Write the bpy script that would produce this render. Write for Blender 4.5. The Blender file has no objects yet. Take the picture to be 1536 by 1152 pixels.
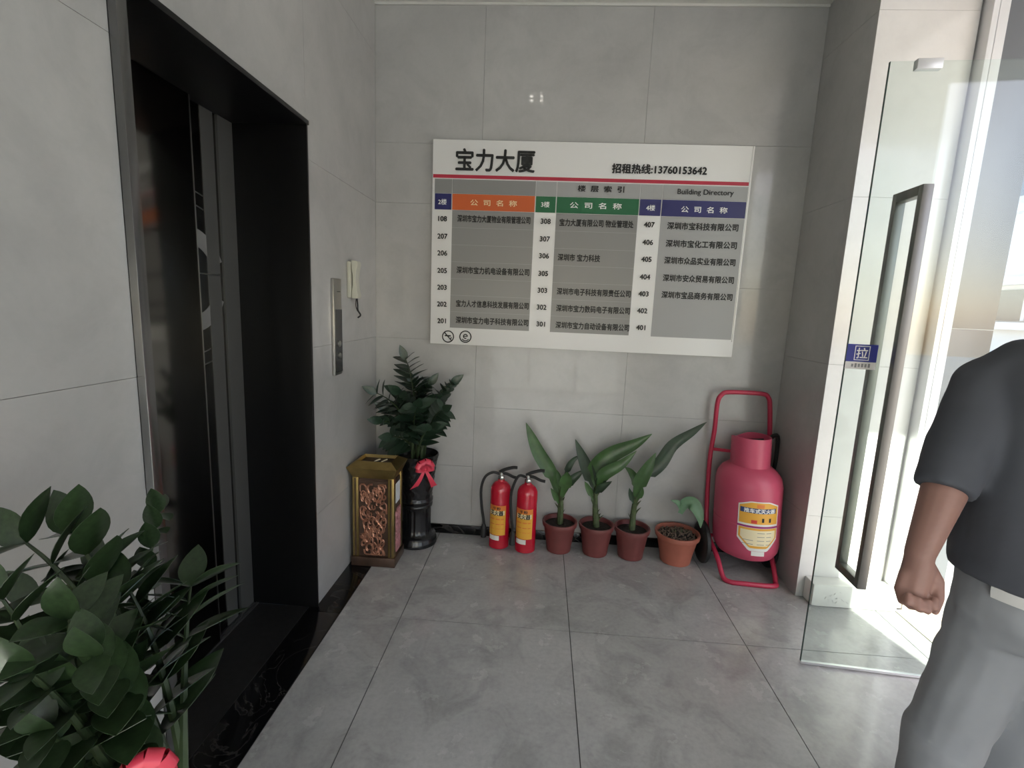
import bpy, bmesh, math, random
import numpy as np
from mathutils import Vector, Matrix

SC = bpy.context.scene
COL = SC.collection
PI = math.pi
random.seed(7)

# ------------------------------------------------------------------ camera
FPX, YAW, PITCH, ROLL, CAMH = 725.08, -0.0577, -0.1571, 0.0417, 1.4755
def cam_axes():
    cy, sy, cp, sp = math.cos(YAW), math.sin(YAW), math.cos(PITCH), math.sin(PITCH)
    fw = Vector((sy*cp, cy*cp, sp)); rt = Vector((cy, -sy, 0)); up = rt.cross(fw)
    cr, sr = math.cos(ROLL), math.sin(ROLL)
    return cr*rt + sr*up, -sr*rt + cr*up, fw
RT, UP, FW = cam_axes()
CAM = Vector((0, 0, CAMH))
cd = bpy.data.cameras.new('camera'); cam = bpy.data.objects.new('camera', cd); COL.objects.link(cam)
cd.sensor_width = 36; cd.sensor_fit = 'HORIZONTAL'; cd.lens = FPX/1536*36; cd.clip_start = 0.02
cam.matrix_world = Matrix(((RT.x, UP.x, -FW.x, 0), (RT.y, UP.y, -FW.y, 0), (RT.z, UP.z, -FW.z, CAMH), (0, 0, 0, 1)))
SC.camera = cam
def P(px, py, y=None, x=None, z=None):
    d = FW + RT*((px-768)/FPX) - UP*((py-576)/FPX)
    if y is not None: t = y/d.y
    elif x is not None: t = x/d.x
    else: t = (z-CAMH)/d.z
    return CAM + d*t

# ------------------------------------------------------------------ world, sun, exposure
SUN_EL = math.radians(42)
sun_dir = Vector((-0.20*math.cos(SUN_EL), 0.98*math.cos(SUN_EL), -math.sin(SUN_EL))).normalized()
w = bpy.data.worlds.new('sky'); SC.world = w; w.use_nodes = True
nt = w.node_tree; nt.nodes.clear()
sky = nt.nodes.new('ShaderNodeTexSky'); sky.sky_type = 'NISHITA'; sky.sun_disc = False
sky.sun_elevation = SUN_EL; sky.sun_rotation = math.atan2(-sun_dir.x, -sun_dir.y)
sky.air_density = 1.0; sky.dust_density = 1.5; sky.ozone_density = 0.6
bg = nt.nodes.new('ShaderNodeBackground'); bg.inputs['Strength'].default_value = 0.36
wo = nt.nodes.new('ShaderNodeOutputWorld')
tint = nt.nodes.new('ShaderNodeMixRGB'); tint.blend_type = 'MULTIPLY'; tint.inputs['Fac'].default_value = 1.0; tint.inputs['Color2'].default_value = (1.06, 0.985, 0.99, 1)
nt.links.new(sky.outputs[0], tint.inputs['Color1']); nt.links.new(tint.outputs[0], bg.inputs[0]); nt.links.new(bg.outputs[0], wo.inputs[0])
sl = bpy.data.lights.new('sun', 'SUN'); sl.energy = 10.0; sl.angle = math.radians(0.6); sl.color = (1, 0.95, 0.86)
so = bpy.data.objects.new('sun', sl); COL.objects.link(so); so.location = (3, -6, 8)
so.rotation_euler = sun_dir.to_track_quat('-Z', 'Y').to_euler()
SC.view_settings.view_transform = 'Standard'; SC.view_settings.look = 'None'
SC.view_settings.gamma = 1.0; SC.view_settings.use_curve_mapping = False
SC.view_settings.exposure = 0.66

# ------------------------------------------------------------------ materials
def srgb(r, g, b):
    f = lambda c: (c/255/12.92) if c/255 <= 0.04045 else ((c/255+0.055)/1.055)**2.4
    return (f(r), f(g), f(b), 1)
def mat(name, col, rough=0.5, metal=0.0, noise=0.0, scale=8.0, bump=0.0, bscale=60.0, col2=None, spec=0.5, coat=0.0, detail=6.0, emit=None, estr=0.0, stretch=None, sss=0.0):
    m = bpy.data.materials.new(name); m.use_nodes = True
    t = m.node_tree; b = t.nodes['Principled BSDF']
    b.inputs['Base Color'].default_value = col; b.inputs['Roughness'].default_value = rough
    b.inputs['Metallic'].default_value = metal; b.inputs['Specular IOR Level'].default_value = spec
    if coat: b.inputs['Coat Weight'].default_value = coat; b.inputs['Coat Roughness'].default_value = 0.08
    if sss: b.inputs['Subsurface Weight'].default_value = sss; b.inputs['Subsurface Radius'].default_value = (0.01, 0.004, 0.002)
    if emit: b.inputs['Emission Color'].default_value = emit; b.inputs['Emission Strength'].default_value = estr
    tc = t.nodes.new('ShaderNodeTexCoord')
    src = tc.outputs['Object']
    if stretch:
        mp = t.nodes.new('ShaderNodeMapping'); mp.inputs['Scale'].default_value = stretch
        t.links.new(src, mp.inputs['Vector']); src = mp.outputs['Vector']
    if noise or col2:
        n = t.nodes.new('ShaderNodeTexNoise'); n.inputs['Scale'].default_value = scale; n.inputs['Detail'].default_value = detail
        n.inputs['Roughness'].default_value = 0.6
        t.links.new(src, n.inputs['Vector'])
        r = t.nodes.new('ShaderNodeValToRGB')
        c2 = col2 or tuple(min(1, c*(1+noise)) for c in col[:3])+(1,)
        c1 = col if col2 else tuple(c*(1-noise) for c in col[:3])+(1,)
        r.color_ramp.elements[0].position = 0.32; r.color_ramp.elements[1].position = 0.68
        r.color_ramp.elements[0].color = c1; r.color_ramp.elements[1].color = c2
        t.links.new(n.outputs['Fac'], r.inputs['Fac']); t.links.new(r.outputs['Color'], b.inputs['Base Color'])
    if bump:
        n2 = t.nodes.new('ShaderNodeTexNoise'); n2.inputs['Scale'].default_value = bscale; n2.inputs['Detail'].default_value = 4
        t.links.new(src, n2.inputs['Vector'])
        bp = t.nodes.new('ShaderNodeBump'); bp.inputs['Strength'].default_value = bump; bp.inputs['Distance'].default_value = 0.01
        t.links.new(n2.outputs['Fac'], bp.inputs['Height']); t.links.new(bp.outputs['Normal'], b.inputs['Normal'])
    return m
def stone_mat(name, base, var, rough, blotch, fine=0.06, coat=0.0):
    """concrete-look porcelain: big soft clouds, fine speckle, a few darker drifts; coordinates from the world"""
    m = bpy.data.materials.new(name); m.use_nodes = True
    t = m.node_tree; b = t.nodes['Principled BSDF']
    g = t.nodes.new('ShaderNodeNewGeometry')
    def nz(scale, detail, dist=0.0):
        n = t.nodes.new('ShaderNodeTexNoise'); n.inputs['Scale'].default_value = scale; n.inputs['Detail'].default_value = detail
        n.inputs['Distortion'].default_value = dist; n.inputs['Roughness'].default_value = 0.62
        t.links.new(g.outputs['Position'], n.inputs['Vector']); return n.outputs['Fac']
    def ramp(src, a, c, p0, p1):
        r = t.nodes.new('ShaderNodeValToRGB'); r.color_ramp.elements[0].position = p0; r.color_ramp.elements[1].position = p1
        r.color_ramp.elements[0].color = a; r.color_ramp.elements[1].color = c; t.links.new(src, r.inputs['Fac']); return r.outputs['Color']
    def mult(a, c, fac=1.0):
        x = t.nodes.new('ShaderNodeMixRGB'); x.blend_type = 'MULTIPLY'; x.inputs['Fac'].default_value = fac
        t.links.new(a, x.inputs['Color1']); t.links.new(c, x.inputs['Color2']); return x.outputs['Color']
    if coat: b.inputs['Coat Weight'].default_value = coat; b.inputs['Coat Roughness'].default_value = 0.05
    lo = tuple(c*(1-var) for c in base[:3])+(1,); hi = tuple(min(1, c*(1+var)) for c in base[:3])+(1,)
    c = ramp(nz(1.5, 5, 0.4), lo, hi, 0.3, 0.7)
    c = mult(c, ramp(nz(4.2, 8, 1.2), (1-blotch,)*3+(1,), (1, 1, 1, 1), 0.33, 0.52))
    c = mult(c, ramp(nz(55, 4), (1-fine,)*3+(1,), (1+0, 1, 1, 1), 0.3, 0.6))
    t.links.new(c, b.inputs['Base Color'])
    rr = t.nodes.new('ShaderNodeMapRange'); rr.inputs['To Min'].default_value = rough*0.8; rr.inputs['To Max'].default_value = rough*1.35
    t.links.new(nz(7, 6), rr.inputs['Value']); t.links.new(rr.outputs['Result'], b.inputs['Roughness'])
    return m
def marble_black():
    m = bpy.data.materials.new('black_marble'); m.use_nodes = True
    t = m.node_tree; b = t.nodes['Principled BSDF']; b.inputs['Roughness'].default_value = 0.12
    g = t.nodes.new('ShaderNodeNewGeometry'); n = t.nodes.new('ShaderNodeTexNoise')
    n.inputs['Scale'].default_value = 3.4; n.inputs['Detail'].default_value = 7; n.inputs['Distortion'].default_value = 1.6
    t.links.new(g.outputs['Position'], n.inputs['Vector'])
    r = t.nodes.new('ShaderNodeValToRGB'); e = r.color_ramp.elements
    e[0].position = 0.484; e[0].color = (0.004, 0.004, 0.0045, 1); e[1].position = 0.516; e[1].color = (0.004, 0.004, 0.0045, 1)
    k = e.new(0.5); k.color = (0.035, 0.032, 0.03, 1)
    t.links.new(n.outputs['Fac'], r.inputs['Fac']); t.links.new(r.outputs['Color'], b.inputs['Base Color'])
    return m
def glass_mat(name, tint=(0.93, 0.97, 0.955, 1), refl=1.0):
    m = bpy.data.materials.new(name); m.use_nodes = True
    t = m.node_tree; t.nodes.clear()
    o = t.nodes.new('ShaderNodeOutputMaterial'); mx = t.nodes.new('ShaderNodeMixShader')
    tr = t.nodes.new('ShaderNodeBsdfTransparent'); tr.inputs['Color'].default_value = tint
    gl = t.nodes.new('ShaderNodeBsdfGlossy'); gl.inputs['Roughness'].default_value = 0.02
    fr = t.nodes.new('ShaderNodeFresnel'); gm = t.nodes.new('ShaderNodeNewGeometry')
    io = t.nodes.new('ShaderNodeMapRange'); io.inputs['To Min'].default_value = 1.5; io.inputs['To Max'].default_value = 1/1.5   # both faces of a thin pane reflect alike
    t.links.new(gm.outputs['Backfacing'], io.inputs['Value']); t.links.new(io.outputs['Result'], fr.inputs['IOR'])
    t.links.new(fr.outputs[0], mx.inputs['Fac']); t.links.new(tr.outputs[0], mx.inputs[1]); t.links.new(gl.outputs[0], mx.inputs[2])
    t.links.new(mx.outputs[0], o.inputs['Surface'])
    return m

M = {}
M['wall'] = stone_mat('wall_tile', (0.43, 0.420, 0.410, 1), 0.11, 0.30, 0.08, 0.03, 0.4)
M['wallw'] = stone_mat('white_tile', (0.72, 0.70, 0.685, 1), 0.05, 0.16, 0.04, 0.02, 0.3)
M['joint'] = mat('joint_grout', (0.40, 0.395, 0.37, 1), 0.8)
M['floor'] = stone_mat('floor_tile', (0.45, 0.442, 0.434, 1), 0.16, 0.24, 0.24, 0.12, 0.25)
M['fjoint'] = mat('floor_joint', (0.05, 0.05, 0.05, 1), 0.8)
M['marble'] = marble_black()
M['ceil'] = mat('ceiling_paint', (0.62, 0.61, 0.57, 1), 0.9, noise=0.03)
M['black'] = mat('black_lacquer', (0.006, 0.006, 0.0065, 1), 0.32, spec=0.35)
M['granite'] = mat('dark_granite', (0.018, 0.017, 0.0165, 1), 0.35, noise=0.3, scale=40)
M['mirror'] = mat('dark_mirror_steel', (0.20, 0.195, 0.185, 1), 0.12, 1.0)
M['brushed'] = mat('brushed_steel', (0.16, 0.157, 0.15, 1), 0.42, 0.55, bump=0.05, bscale=40, stretch=(200, 200, 1))
M['etched'] = mat('etched_steel', (0.30, 0.295, 0.285, 1), 0.45, 0.4)
M['trim'] = mat('trim_steel', (0.22, 0.22, 0.225, 1), 0.24, 1.0)
M['sill'] = mat('sill_aluminium', (0.25, 0.25, 0.25, 1), 0.35, 0.9)
M['steel'] = mat('satin_steel', (0.42, 0.41, 0.39, 1), 0.3, 1.0)
M['darksteel'] = mat('dark_satin_steel', (0.24, 0.235, 0.22, 1), 0.36, 0.85)
M['alu'] = mat('aluminium', (0.72, 0.72, 0.73, 1), 0.35, 0.6)
M['greypanel'] = mat('grey_composite_panel', (0.13, 0.14, 0.155, 1), 0.35, 0.2)
M['screen'] = mat('dark_display', (0.03, 0.03, 0.033, 1), 0.2)
M['beige'] = mat('beige_plastic', (0.52, 0.51, 0.43, 1), 0.45)
M['cable'] = mat('cable_black', (0.015, 0.015, 0.015, 1), 0.5)
M['bwhite'] = mat('board_white', (0.78, 0.765, 0.75, 1), 0.4)
M['bgrey'] = mat('board_grey', (0.245, 0.24, 0.236, 1), 0.35)
M['bgrey2'] = mat('board_light_grey', (0.36, 0.358, 0.355, 1), 0.35)
M['bstripe'] = mat('board_red', srgb(178, 38, 62), 0.4)
M['borange'] = mat('board_orange', srgb(200, 92, 40), 0.4)
M['bgreen'] = mat('board_green', srgb(22, 98, 60), 0.4)
M['bnavy'] = mat('board_navy', srgb(38, 38, 98), 0.4)
M['ink'] = mat('ink_black', (0.008, 0.008, 0.008, 1), 0.5)
M['inkwhite'] = mat('ink_white', (0.85, 0.85, 0.83, 1), 0.5)
M['inkyellow'] = mat('ink_cream', srgb(240, 215, 170), 0.5)
M['pot'] = mat('black_glaze', (0.010, 0.010, 0.011, 1), 0.22)
M['soil'] = mat('potting_soil', (0.02, 0.015, 0.011, 1), 0.95, noise=0.5, scale=60, bump=0.8, bscale=90)
M['zz'] = mat('zz_leaf', (0.026, 0.048, 0.019, 1), 0.30, noise=0.35, scale=9, spec=0.5)
M['zzfar'] = mat('zz_leaf_dark', (0.022, 0.045, 0.026, 1), 0.33, noise=0.35, scale=9)
M['zzstem'] = mat('zz_stem', (0.035, 0.055, 0.022, 1), 0.45, noise=0.3, scale=20)
M['ribbon'] = mat('red_ribbon', srgb(215, 62, 84), 0.3, 0.1)
M['gold'] = mat('antique_gold', (0.36, 0.255, 0.095, 1), 0.33, 0.9, noise=0.2, scale=12)
M['bronze'] = mat('bronze_brown', (0.085, 0.05, 0.035, 1), 0.35, 0.4, noise=0.3, scale=10)
M['relief'] = mat('carved_copper', (0.42, 0.20, 0.13, 1), 0.30, 0.6, noise=0.35, scale=25)
M['reliefp'] = mat('carved_rose', (0.45, 0.20, 0.21, 1), 0.33, 0.35, noise=0.35, scale=25)
M['paper'] = mat('paper', (0.66, 0.68, 0.70, 1), 0.7)
M['red'] = mat('extinguisher_red', srgb(184, 22, 46), 0.25, coat=0.4)
M['pinkred'] = mat('glare_washed_red', srgb(192, 78, 104), 0.4, noise=0.06, scale=5)  # pinker and paler than the paint: veiling glare put into the colour
M['tubered'] = mat('trolley_red_paint', srgb(186, 48, 78), 0.35)
M['labyel'] = mat('label_yellow', srgb(226, 166, 60), 0.45)
M['labor'] = mat('label_orange', srgb(222, 128, 56), 0.45)
M['labcream'] = mat('label_cream', srgb(232, 218, 180), 0.45)
M['labblue'] = mat('label_blue', srgb(40, 62, 112), 0.45)
M['labwhite'] = mat('label_white', srgb(225, 222, 216), 0.5)
M['labmag'] = mat('label_magenta', srgb(150, 40, 110), 0.45)
M['labred'] = mat('label_red', srgb(206, 66, 52), 0.45)
M['valve'] = mat('valve_chrome', (0.6, 0.6, 0.58, 1), 0.25, 1.0)
M['rubber'] = mat('rubber', (0.015, 0.015, 0.016, 1), 0.6)
M['plasticpot'] = mat('brown_red_plastic', srgb(112, 58, 56), 0.5, noise=0.15, scale=6)
M['terracotta'] = mat('terracotta_plastic', srgb(166, 96, 78), 0.55, noise=0.12, scale=6)
M['strap'] = mat('strap_leaf', (0.045, 0.10, 0.030, 1), 0.36, noise=0.3, scale=14)
M['strapd'] = mat('strap_leaf_dark', (0.020, 0.042, 0.020, 1), 0.38, noise=0.3, scale=14)
M['wilt'] = mat('wilting_leaf', (0.16, 0.27, 0.17, 1), 0.45, col2=(0.10, 0.20, 0.10, 1), scale=14)
M['cane'] = mat('leafy_cane', (0.06, 0.085, 0.032, 1), 0.6, noise=0.4, scale=40)
M['gravel'] = mat('gravel', (0.17, 0.12, 0.09, 1), 0.85, noise=0.5, scale=90)
M['glass'] = glass_mat('clear_glass')
M['glassedge'] = mat('glass_edge', (0.05, 0.09, 0.08, 1), 0.15)
M['blue'] = mat('sticker_blue', srgb(48, 56, 140), 0.4)
M['plinth'] = stone_mat('white_marble_plinth', (0.74, 0.73, 0.70, 1), 0.04, 0.2, 0.12, 0.02)
M['threshold'] = mat('beige_stone', (0.55, 0.50, 0.42, 1), 0.5, noise=0.12, scale=5)
M['ground'] = mat('outdoor_concrete', (0.50, 0.49, 0.46, 1), 0.85, noise=0.1, scale=2)
M['facade'] = mat('outdoor_white_render', (0.66, 0.66, 0.65, 1), 0.8, noise=0.05, scale=1)
M['facadeg'] = mat('outdoor_window_dark', (0.12, 0.14, 0.15, 1), 0.1)
M['skin'] = mat('skin', srgb(154, 116, 106), 0.5, noise=0.06, scale=12, sss=0.08)
M['shirt'] = mat('charcoal_shirt', srgb(78, 80, 88), 0.85, noise=0.06, scale=6, bump=0.25, bscale=9)  # grey lifted a little, taking the glare over the shirt into its colour
M['trouser'] = mat('grey_trousers', srgb(154, 156, 161), 0.8, noise=0.05, scale=5, bump=0.3, bscale=7)
M['hair'] = mat('black_hair', (0.01, 0.009, 0.008, 1), 0.5, bump=0.4, bscale=120)
M['shoe'] = mat('black_shoe', (0.015, 0.014, 0.014, 1), 0.4)
M['sole'] = mat('shoe_sole', (0.03, 0.03, 0.03, 1), 0.7)
M['eye'] = mat('eye_white', (0.7, 0.7, 0.68, 1), 0.2)
M['led'] = mat('led', (1, 1, 1, 1), 0.4, emit=(1, 0.95, 0.85, 1), estr=30)

# ------------------------------------------------------------------ mesh helpers
def wloc(o):
    l = Vector((0, 0, 0))
    while o is not None:
        l += o.location; o = o.parent
    return l
def tag(o, label=None, cat=None, group=None, kind=None):
    if label: o['label'] = label
    if cat: o['category'] = cat
    if group: o['group'] = group
    if kind: o['kind'] = kind
    return o
def thing(name, loc, label=None, cat=None, group=None, kind=None):
    o = bpy.data.objects.new(name, None); COL.objects.link(o); o.location = loc; o.empty_display_size = 0.05
    return tag(o, label, cat, group, kind)
class MB:
    def __init__(s): s.v = []; s.f = []
    def add(s, vs, fs):
        o = len(s.v); s.v += [Vector(v) for v in vs]; s.f += [[i+o for i in f] for f in fs]; return s
    def box(s, x0, x1, y0, y1, z0, z1):
        return s.add([(x0,y0,z0),(x1,y0,z0),(x1,y1,z0),(x0,y1,z0),(x0,y0,z1),(x1,y0,z1),(x1,y1,z1),(x0,y1,z1)],
                     [[0,3,2,1],[4,5,6,7],[0,1,5,4],[1,2,6,5],[2,3,7,6],[3,0,4,7]])
    def frustum(s, a, b):
        """a, b: (x0,x1,y0,y1,z) rectangles"""
        return s.add([(a[0],a[2],a[4]),(a[1],a[2],a[4]),(a[1],a[3],a[4]),(a[0],a[3],a[4]),(b[0],b[2],b[4]),(b[1],b[2],b[4]),(b[1],b[3],b[4]),(b[0],b[3],b[4])],
                     [[0,3,2,1],[4,5,6,7],[0,1,5,4],[1,2,6,5],[2,3,7,6],[3,0,4,7]])
    def prism(s, pts, d):
        """closed polygon pts (3d) pushed by vector d"""
        n = len(pts); d = Vector(d); a = [Vector(p) for p in pts]
        return s.add(a+[p+d for p in a], [list(range(n))[::-1], list(range(n, 2*n))]+[[i, (i+1) % n, n+(i+1) % n, n+i] for i in range(n)])
    def tube(s, pts, r, n=8, closed=False, flat=1.0):
        pts = [Vector(p) for p in pts]; k = len(pts)
        rs = r if isinstance(r, (list, tuple)) else [r]*k
        tang = []
        for i in range(k):
            a = pts[(i-1) % k] if (closed or i > 0) else pts[i]; b = pts[(i+1) % k] if (closed or i < k-1) else pts[i]
            tang.append((b-a).normalized())
        ref = Vector((0, 0, 1)) if abs(tang[0].z) < 0.9 else Vector((1, 0, 0))
        nn = (ref - tang[0]*ref.dot(tang[0])).normalized(); vs = []; fs = []
        for i in range(k):
            nn = (nn - tang[i]*nn.dot(tang[i])).normalized(); bb = tang[i].cross(nn)
            for j in range(n):
                a = 2*PI*j/n; vs.append(pts[i] + (nn*math.cos(a)*flat + bb*math.sin(a))*rs[i])
        m = k if closed else k-1
        for i in range(m):
            for j in range(n):
                i2 = (i+1) % k; fs.append([i*n+j, i*n+(j+1) % n, i2*n+(j+1) % n, i2*n+j])
        if not closed: fs += [list(range(n))[::-1], [(k-1)*n+j for j in range(n)]]
        return s.add(vs, fs)
    def lathe(s, prof, c, n=24, fn=None, cap0=True, cap1=True, axis=None):
        c = Vector(c); vs = []; fs = []; k = len(prof)
        for i, (r, z) in enumerate(prof):
            for j in range(n):
                a = 2*PI*j/n; rr = r*(fn(a, z) if fn else 1)
                p = Vector((math.cos(a)*rr, math.sin(a)*rr, z))
                if axis: p = axis @ p
                vs.append(c+p)
        for i in range(k-1):
            for j in range(n): fs.append([i*n+j, i*n+(j+1) % n, (i+1)*n+(j+1) % n, (i+1)*n+j])
        if cap0: fs.append(list(range(n))[::-1])
        if cap1: fs.append([(k-1)*n+j for j in range(n)])
        return s.add(vs, fs)
    def grid(s, rows):
        k = len(rows); n = len(rows[0]); o = [p for r in rows for p in r]
        return s.add(o, [[i*n+j, i*n+j+1, (i+1)*n+j+1, (i+1)*n+j] for i in range(k-1) for j in range(n-1)])
    def sphere(s, c, r, n=12, m=8, sc=(1, 1, 1)):
        c = Vector(c); vs = [c+Vector((0, 0, -r*sc[2]))]; fs = []
        for i in range(1, m):
            t = -PI/2 + PI*i/m
            for j in range(n):
                a = 2*PI*j/n; vs.append(c+Vector((math.cos(a)*math.cos(t)*r*sc[0], math.sin(a)*math.cos(t)*r*sc[1], math.sin(t)*r*sc[2])))
        vs.append(c+Vector((0, 0, r*sc[2])))
        for j in range(n): fs.append([0, 1+(j+1) % n, 1+j])
        for i in range(m-2):
            for j in range(n): fs.append([1+i*n+j, 1+i*n+(j+1) % n, 1+(i+1)*n+(j+1) % n, 1+(i+1)*n+j])
        L = len(vs)-1
        for j in range(n): fs.append([L, 1+(m-2)*n+j, 1+(m-2)*n+(j+1) % n])
        return s.add(vs, fs)
    def mesh(s, name, material, origin=Vector((0, 0, 0)), smooth=False, bevel=0.0, sharp=40):
        me = bpy.data.meshes.new(name)
        me.from_pydata([tuple(v-origin) for v in s.v], [], s.f); me.update()
        if bevel:
            bm = bmesh.new(); bm.from_mesh(me); bmesh.ops.recalc_face_normals(bm, faces=bm.faces)
            es = [e for e in bm.edges if len(e.link_faces) == 2 and e.calc_face_angle(0) > 0.5]
            bmesh.ops.bevel(bm, geom=es, offset=bevel, segments=2, profile=0.6, affect='EDGES'); bm.to_mesh(me); bm.free()
        elif True:
            bm = bmesh.new(); bm.from_mesh(me); bmesh.ops.recalc_face_normals(bm, faces=bm.faces); bm.to_mesh(me); bm.free()
        if smooth or bevel:
            me.polygons.foreach_set('use_smooth', [True]*len(me.polygons)); me.set_sharp_from_angle(angle=math.radians(sharp))
        if material is not None: me.materials.append(material if not isinstance(material, str) else M[material])
        return me
    def build(s, name, material, parent=None, smooth=False, bevel=0.0, kind=None, label=None, cat=None, group=None, sharp=40):
        if parent is not None: org = wloc(parent)
        else:
            xs = [v.x for v in s.v]; ys = [v.y for v in s.v]; zs = [v.z for v in s.v]
            org = Vector(((min(xs)+max(xs))/2, (min(ys)+max(ys))/2, min(zs)))
        me = s.mesh(name, material, org, smooth, bevel, sharp)
        o = bpy.data.objects.new(name, me); COL.objects.link(o)
        if parent is not None: o.parent = parent
        else: o.location = org
        return tag(o, label, cat, group, kind)
def box(name, m, x0, x1, y0, y1, z0, z1, parent=None, **k): return MB().box(x0, x1, y0, y1, z0, z1).build(name, m, parent, **k)
def arc(c, r, a0, a1, n, ax, ay):
    c = Vector(c); ax = Vector(ax); ay = Vector(ay)
    return [c + ax*(r*math.cos(a0+(a1-a0)*i/n)) + ay*(r*math.sin(a0+(a1-a0)*i/n)) for i in range(n+1)]
def bez(p0, p1, p2, n):
    p0, p1, p2 = Vector(p0), Vector(p1), Vector(p2)
    return [p0*(1-t)**2 + p1*(2*t*(1-t)) + p2*t*t for t in [i/n for i in range(n+1)]]
def smooth_path(pts, n=6):
    """Catmull-Rom through points"""
    pts = [Vector(p) for p in pts]; q = [pts[0]*2-pts[1]]+pts+[pts[-1]*2-pts[-2]]; out = []
    for i in range(1, len(q)-2):
        for k in range(n):
            t = k/n; a, b, c, d = q[i-1], q[i], q[i+1], q[i+2]
            out.append(0.5*((2*b)+(c-a)*t+(2*a-5*b+4*c-d)*t*t+(3*b-3*c+d-a)*t**3))
    return out+[pts[-1]]
def eval_mesh(o):
    dg = bpy.context.evaluated_depsgraph_get(); dg.update()
    me = bpy.data.meshes.new_from_object(o.evaluated_get(dg)); return me
def text_mesh(body, size, bold=0.0, spacing=1.0, align='LEFT'):
    cu = bpy.data.curves.new('lettering', 'FONT'); cu.body = body; cu.size = size; cu.offset = bold
    cu.space_character = spacing; cu.align_x = align; cu.align_y = 'CENTER'; cu.resolution_u = 3
    o = bpy.data.objects.new('lettering', cu); COL.objects.link(o)
    me = eval_mesh(o); bpy.data.objects.remove(o); bpy.data.curves.remove(cu)
    return me
def text(body, size, m, parent, fn, bold=0.0, spacing=1.0, align='CENTER', width=None, name='lettering'):
    """fn maps flat text (x, y) to a world point"""
    me = text_mesh(body, size, 0.0, spacing, align)
    if bold:
        bm = bmesh.new(); base = me
        for dx, dy in ((-bold, 0), (bold, 0), (0, -bold), (0, bold)):
            k = len(bm.verts); bm.from_mesh(base); bm.verts.ensure_lookup_table()
            for v in bm.verts[k:]: v.co.x += dx; v.co.y += dy; v.co.z += 0.0003*(dx > 0)+0.0006*(dy > 0)+0.0009*(dy < 0)
        bm.to_mesh(me); bm.free()
    xs = [v.co.x for v in me.vertices]
    if not xs: return None
    ys = [v.co.y for v in me.vertices]; cy = (min(ys)+max(ys))/2
    x0, x1 = min(xs), max(xs); k = 1.0 if width is None else width/(x1-x0)
    ref = (x0+x1)/2 if align == 'CENTER' else x0
    org = wloc(parent)
    n_ = (fn(0.001, 0)-fn(0, 0)).cross(fn(0, 0.001)-fn(0, 0)).normalized()
    for v in me.vertices: v.co = fn((v.co.x-ref)*k, v.co.y-cy) - org + n_*v.co.z
    me.materials.append(M[m]); me.name = name
    o = bpy.data.objects.new(name, me); COL.objects.link(o); o.parent = parent
    return o

# ------------------------------------------------------------------ the setting
D = 2.95        # back wall face
XL = -1.027     # left wall face
XR = 1.435      # right pier face
CZ = 3.13       # ceiling
YB = -2.6       # wall behind the camera
G = 0.0018
XJ = [-0.603, 0.197, 0.997, 1.797]
YJ = [YB, -1.943, -1.143, -0.343, 0.457, 1.257, 2.057, D+0.01]
fl = box('floor', 'fjoint', -1.10, 1.90, YB-0.02, D+0.03, -0.08, -0.004, kind='structure')
cols = [(-0.895, XJ[0]), (XJ[0], XJ[1]), (XJ[1], XJ[2]), (XJ[2], XJ[3]), (XJ[3], 1.90)]
for (a, b) in cols:
    for i in range(len(YJ)-1):
        box('floor_tile', 'floor', a+G, b-G, YJ[i]+G, YJ[i+1]-G, -0.012, 0.0, fl)
for (a, b) in ((YB, -0.345), (-0.343, 0.855), (0.857, 2.054), (2.057, D+0.01)):
    box('border_slab', 'marble', -1.06, -0.897, a, b, -0.012, 0.0005, fl, bevel=0.0008)
box('ceiling', 'ceil', -1.2, 2.0, YB-0.1, D+0.15, CZ, CZ+0.12, kind='structure')

wb = box('wall_back', 'joint', -1.2, 2.0, D+0.010, D+0.15, -0.05, CZ, kind='structure')
def tiles(parent, m, axis, at, c0, c1, zs, gap=0.0006, thick=0.012, sgn=1):   # joints a hair wide
    for i in range(len(zs)-1):
        if axis == 'y': box('wall_tile', m, c0+gap, c1-gap, at, at+thick*sgn, zs[i]+gap, zs[i+1]-gap, parent, bevel=0.0) if sgn > 0 else box('wall_tile', m, c0+gap, c1-gap, at-thick, at, zs[i]+gap, zs[i+1]-gap, parent, bevel=0.0)
        else:
            a, b = (at, at+thick) if sgn > 0 else (at-thick, at)
            box('wall_tile', m, a, b, c0+gap, c1-gap, zs[i]+gap, zs[i+1]-gap, parent, bevel=0.0)
ZA = [0.0, 0.46, 1.26, 2.06, 2.395, CZ-0.012]
ZBk = [0.0, 0.85, 1.64, 2.42, CZ-0.012]
tiles(wb, 'wall', 'y', D, XL, -0.40, ZA)
tiles(wb, 'wall', 'y', D, -0.40, 0.52, ZBk)
tiles(wb, 'wall', 'y', D, 0.52, XR, ZBk)
box('baseboard_back', 'marble', XL, XR, D-0.012, D-0.0005, 0.001, 0.062, kind='structure', bevel=0.001)
box('trim_1', 'ceil', XL, XR, D-0.010, D-0.0005, CZ-0.012, CZ-0.0005, kind='structure')

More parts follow.
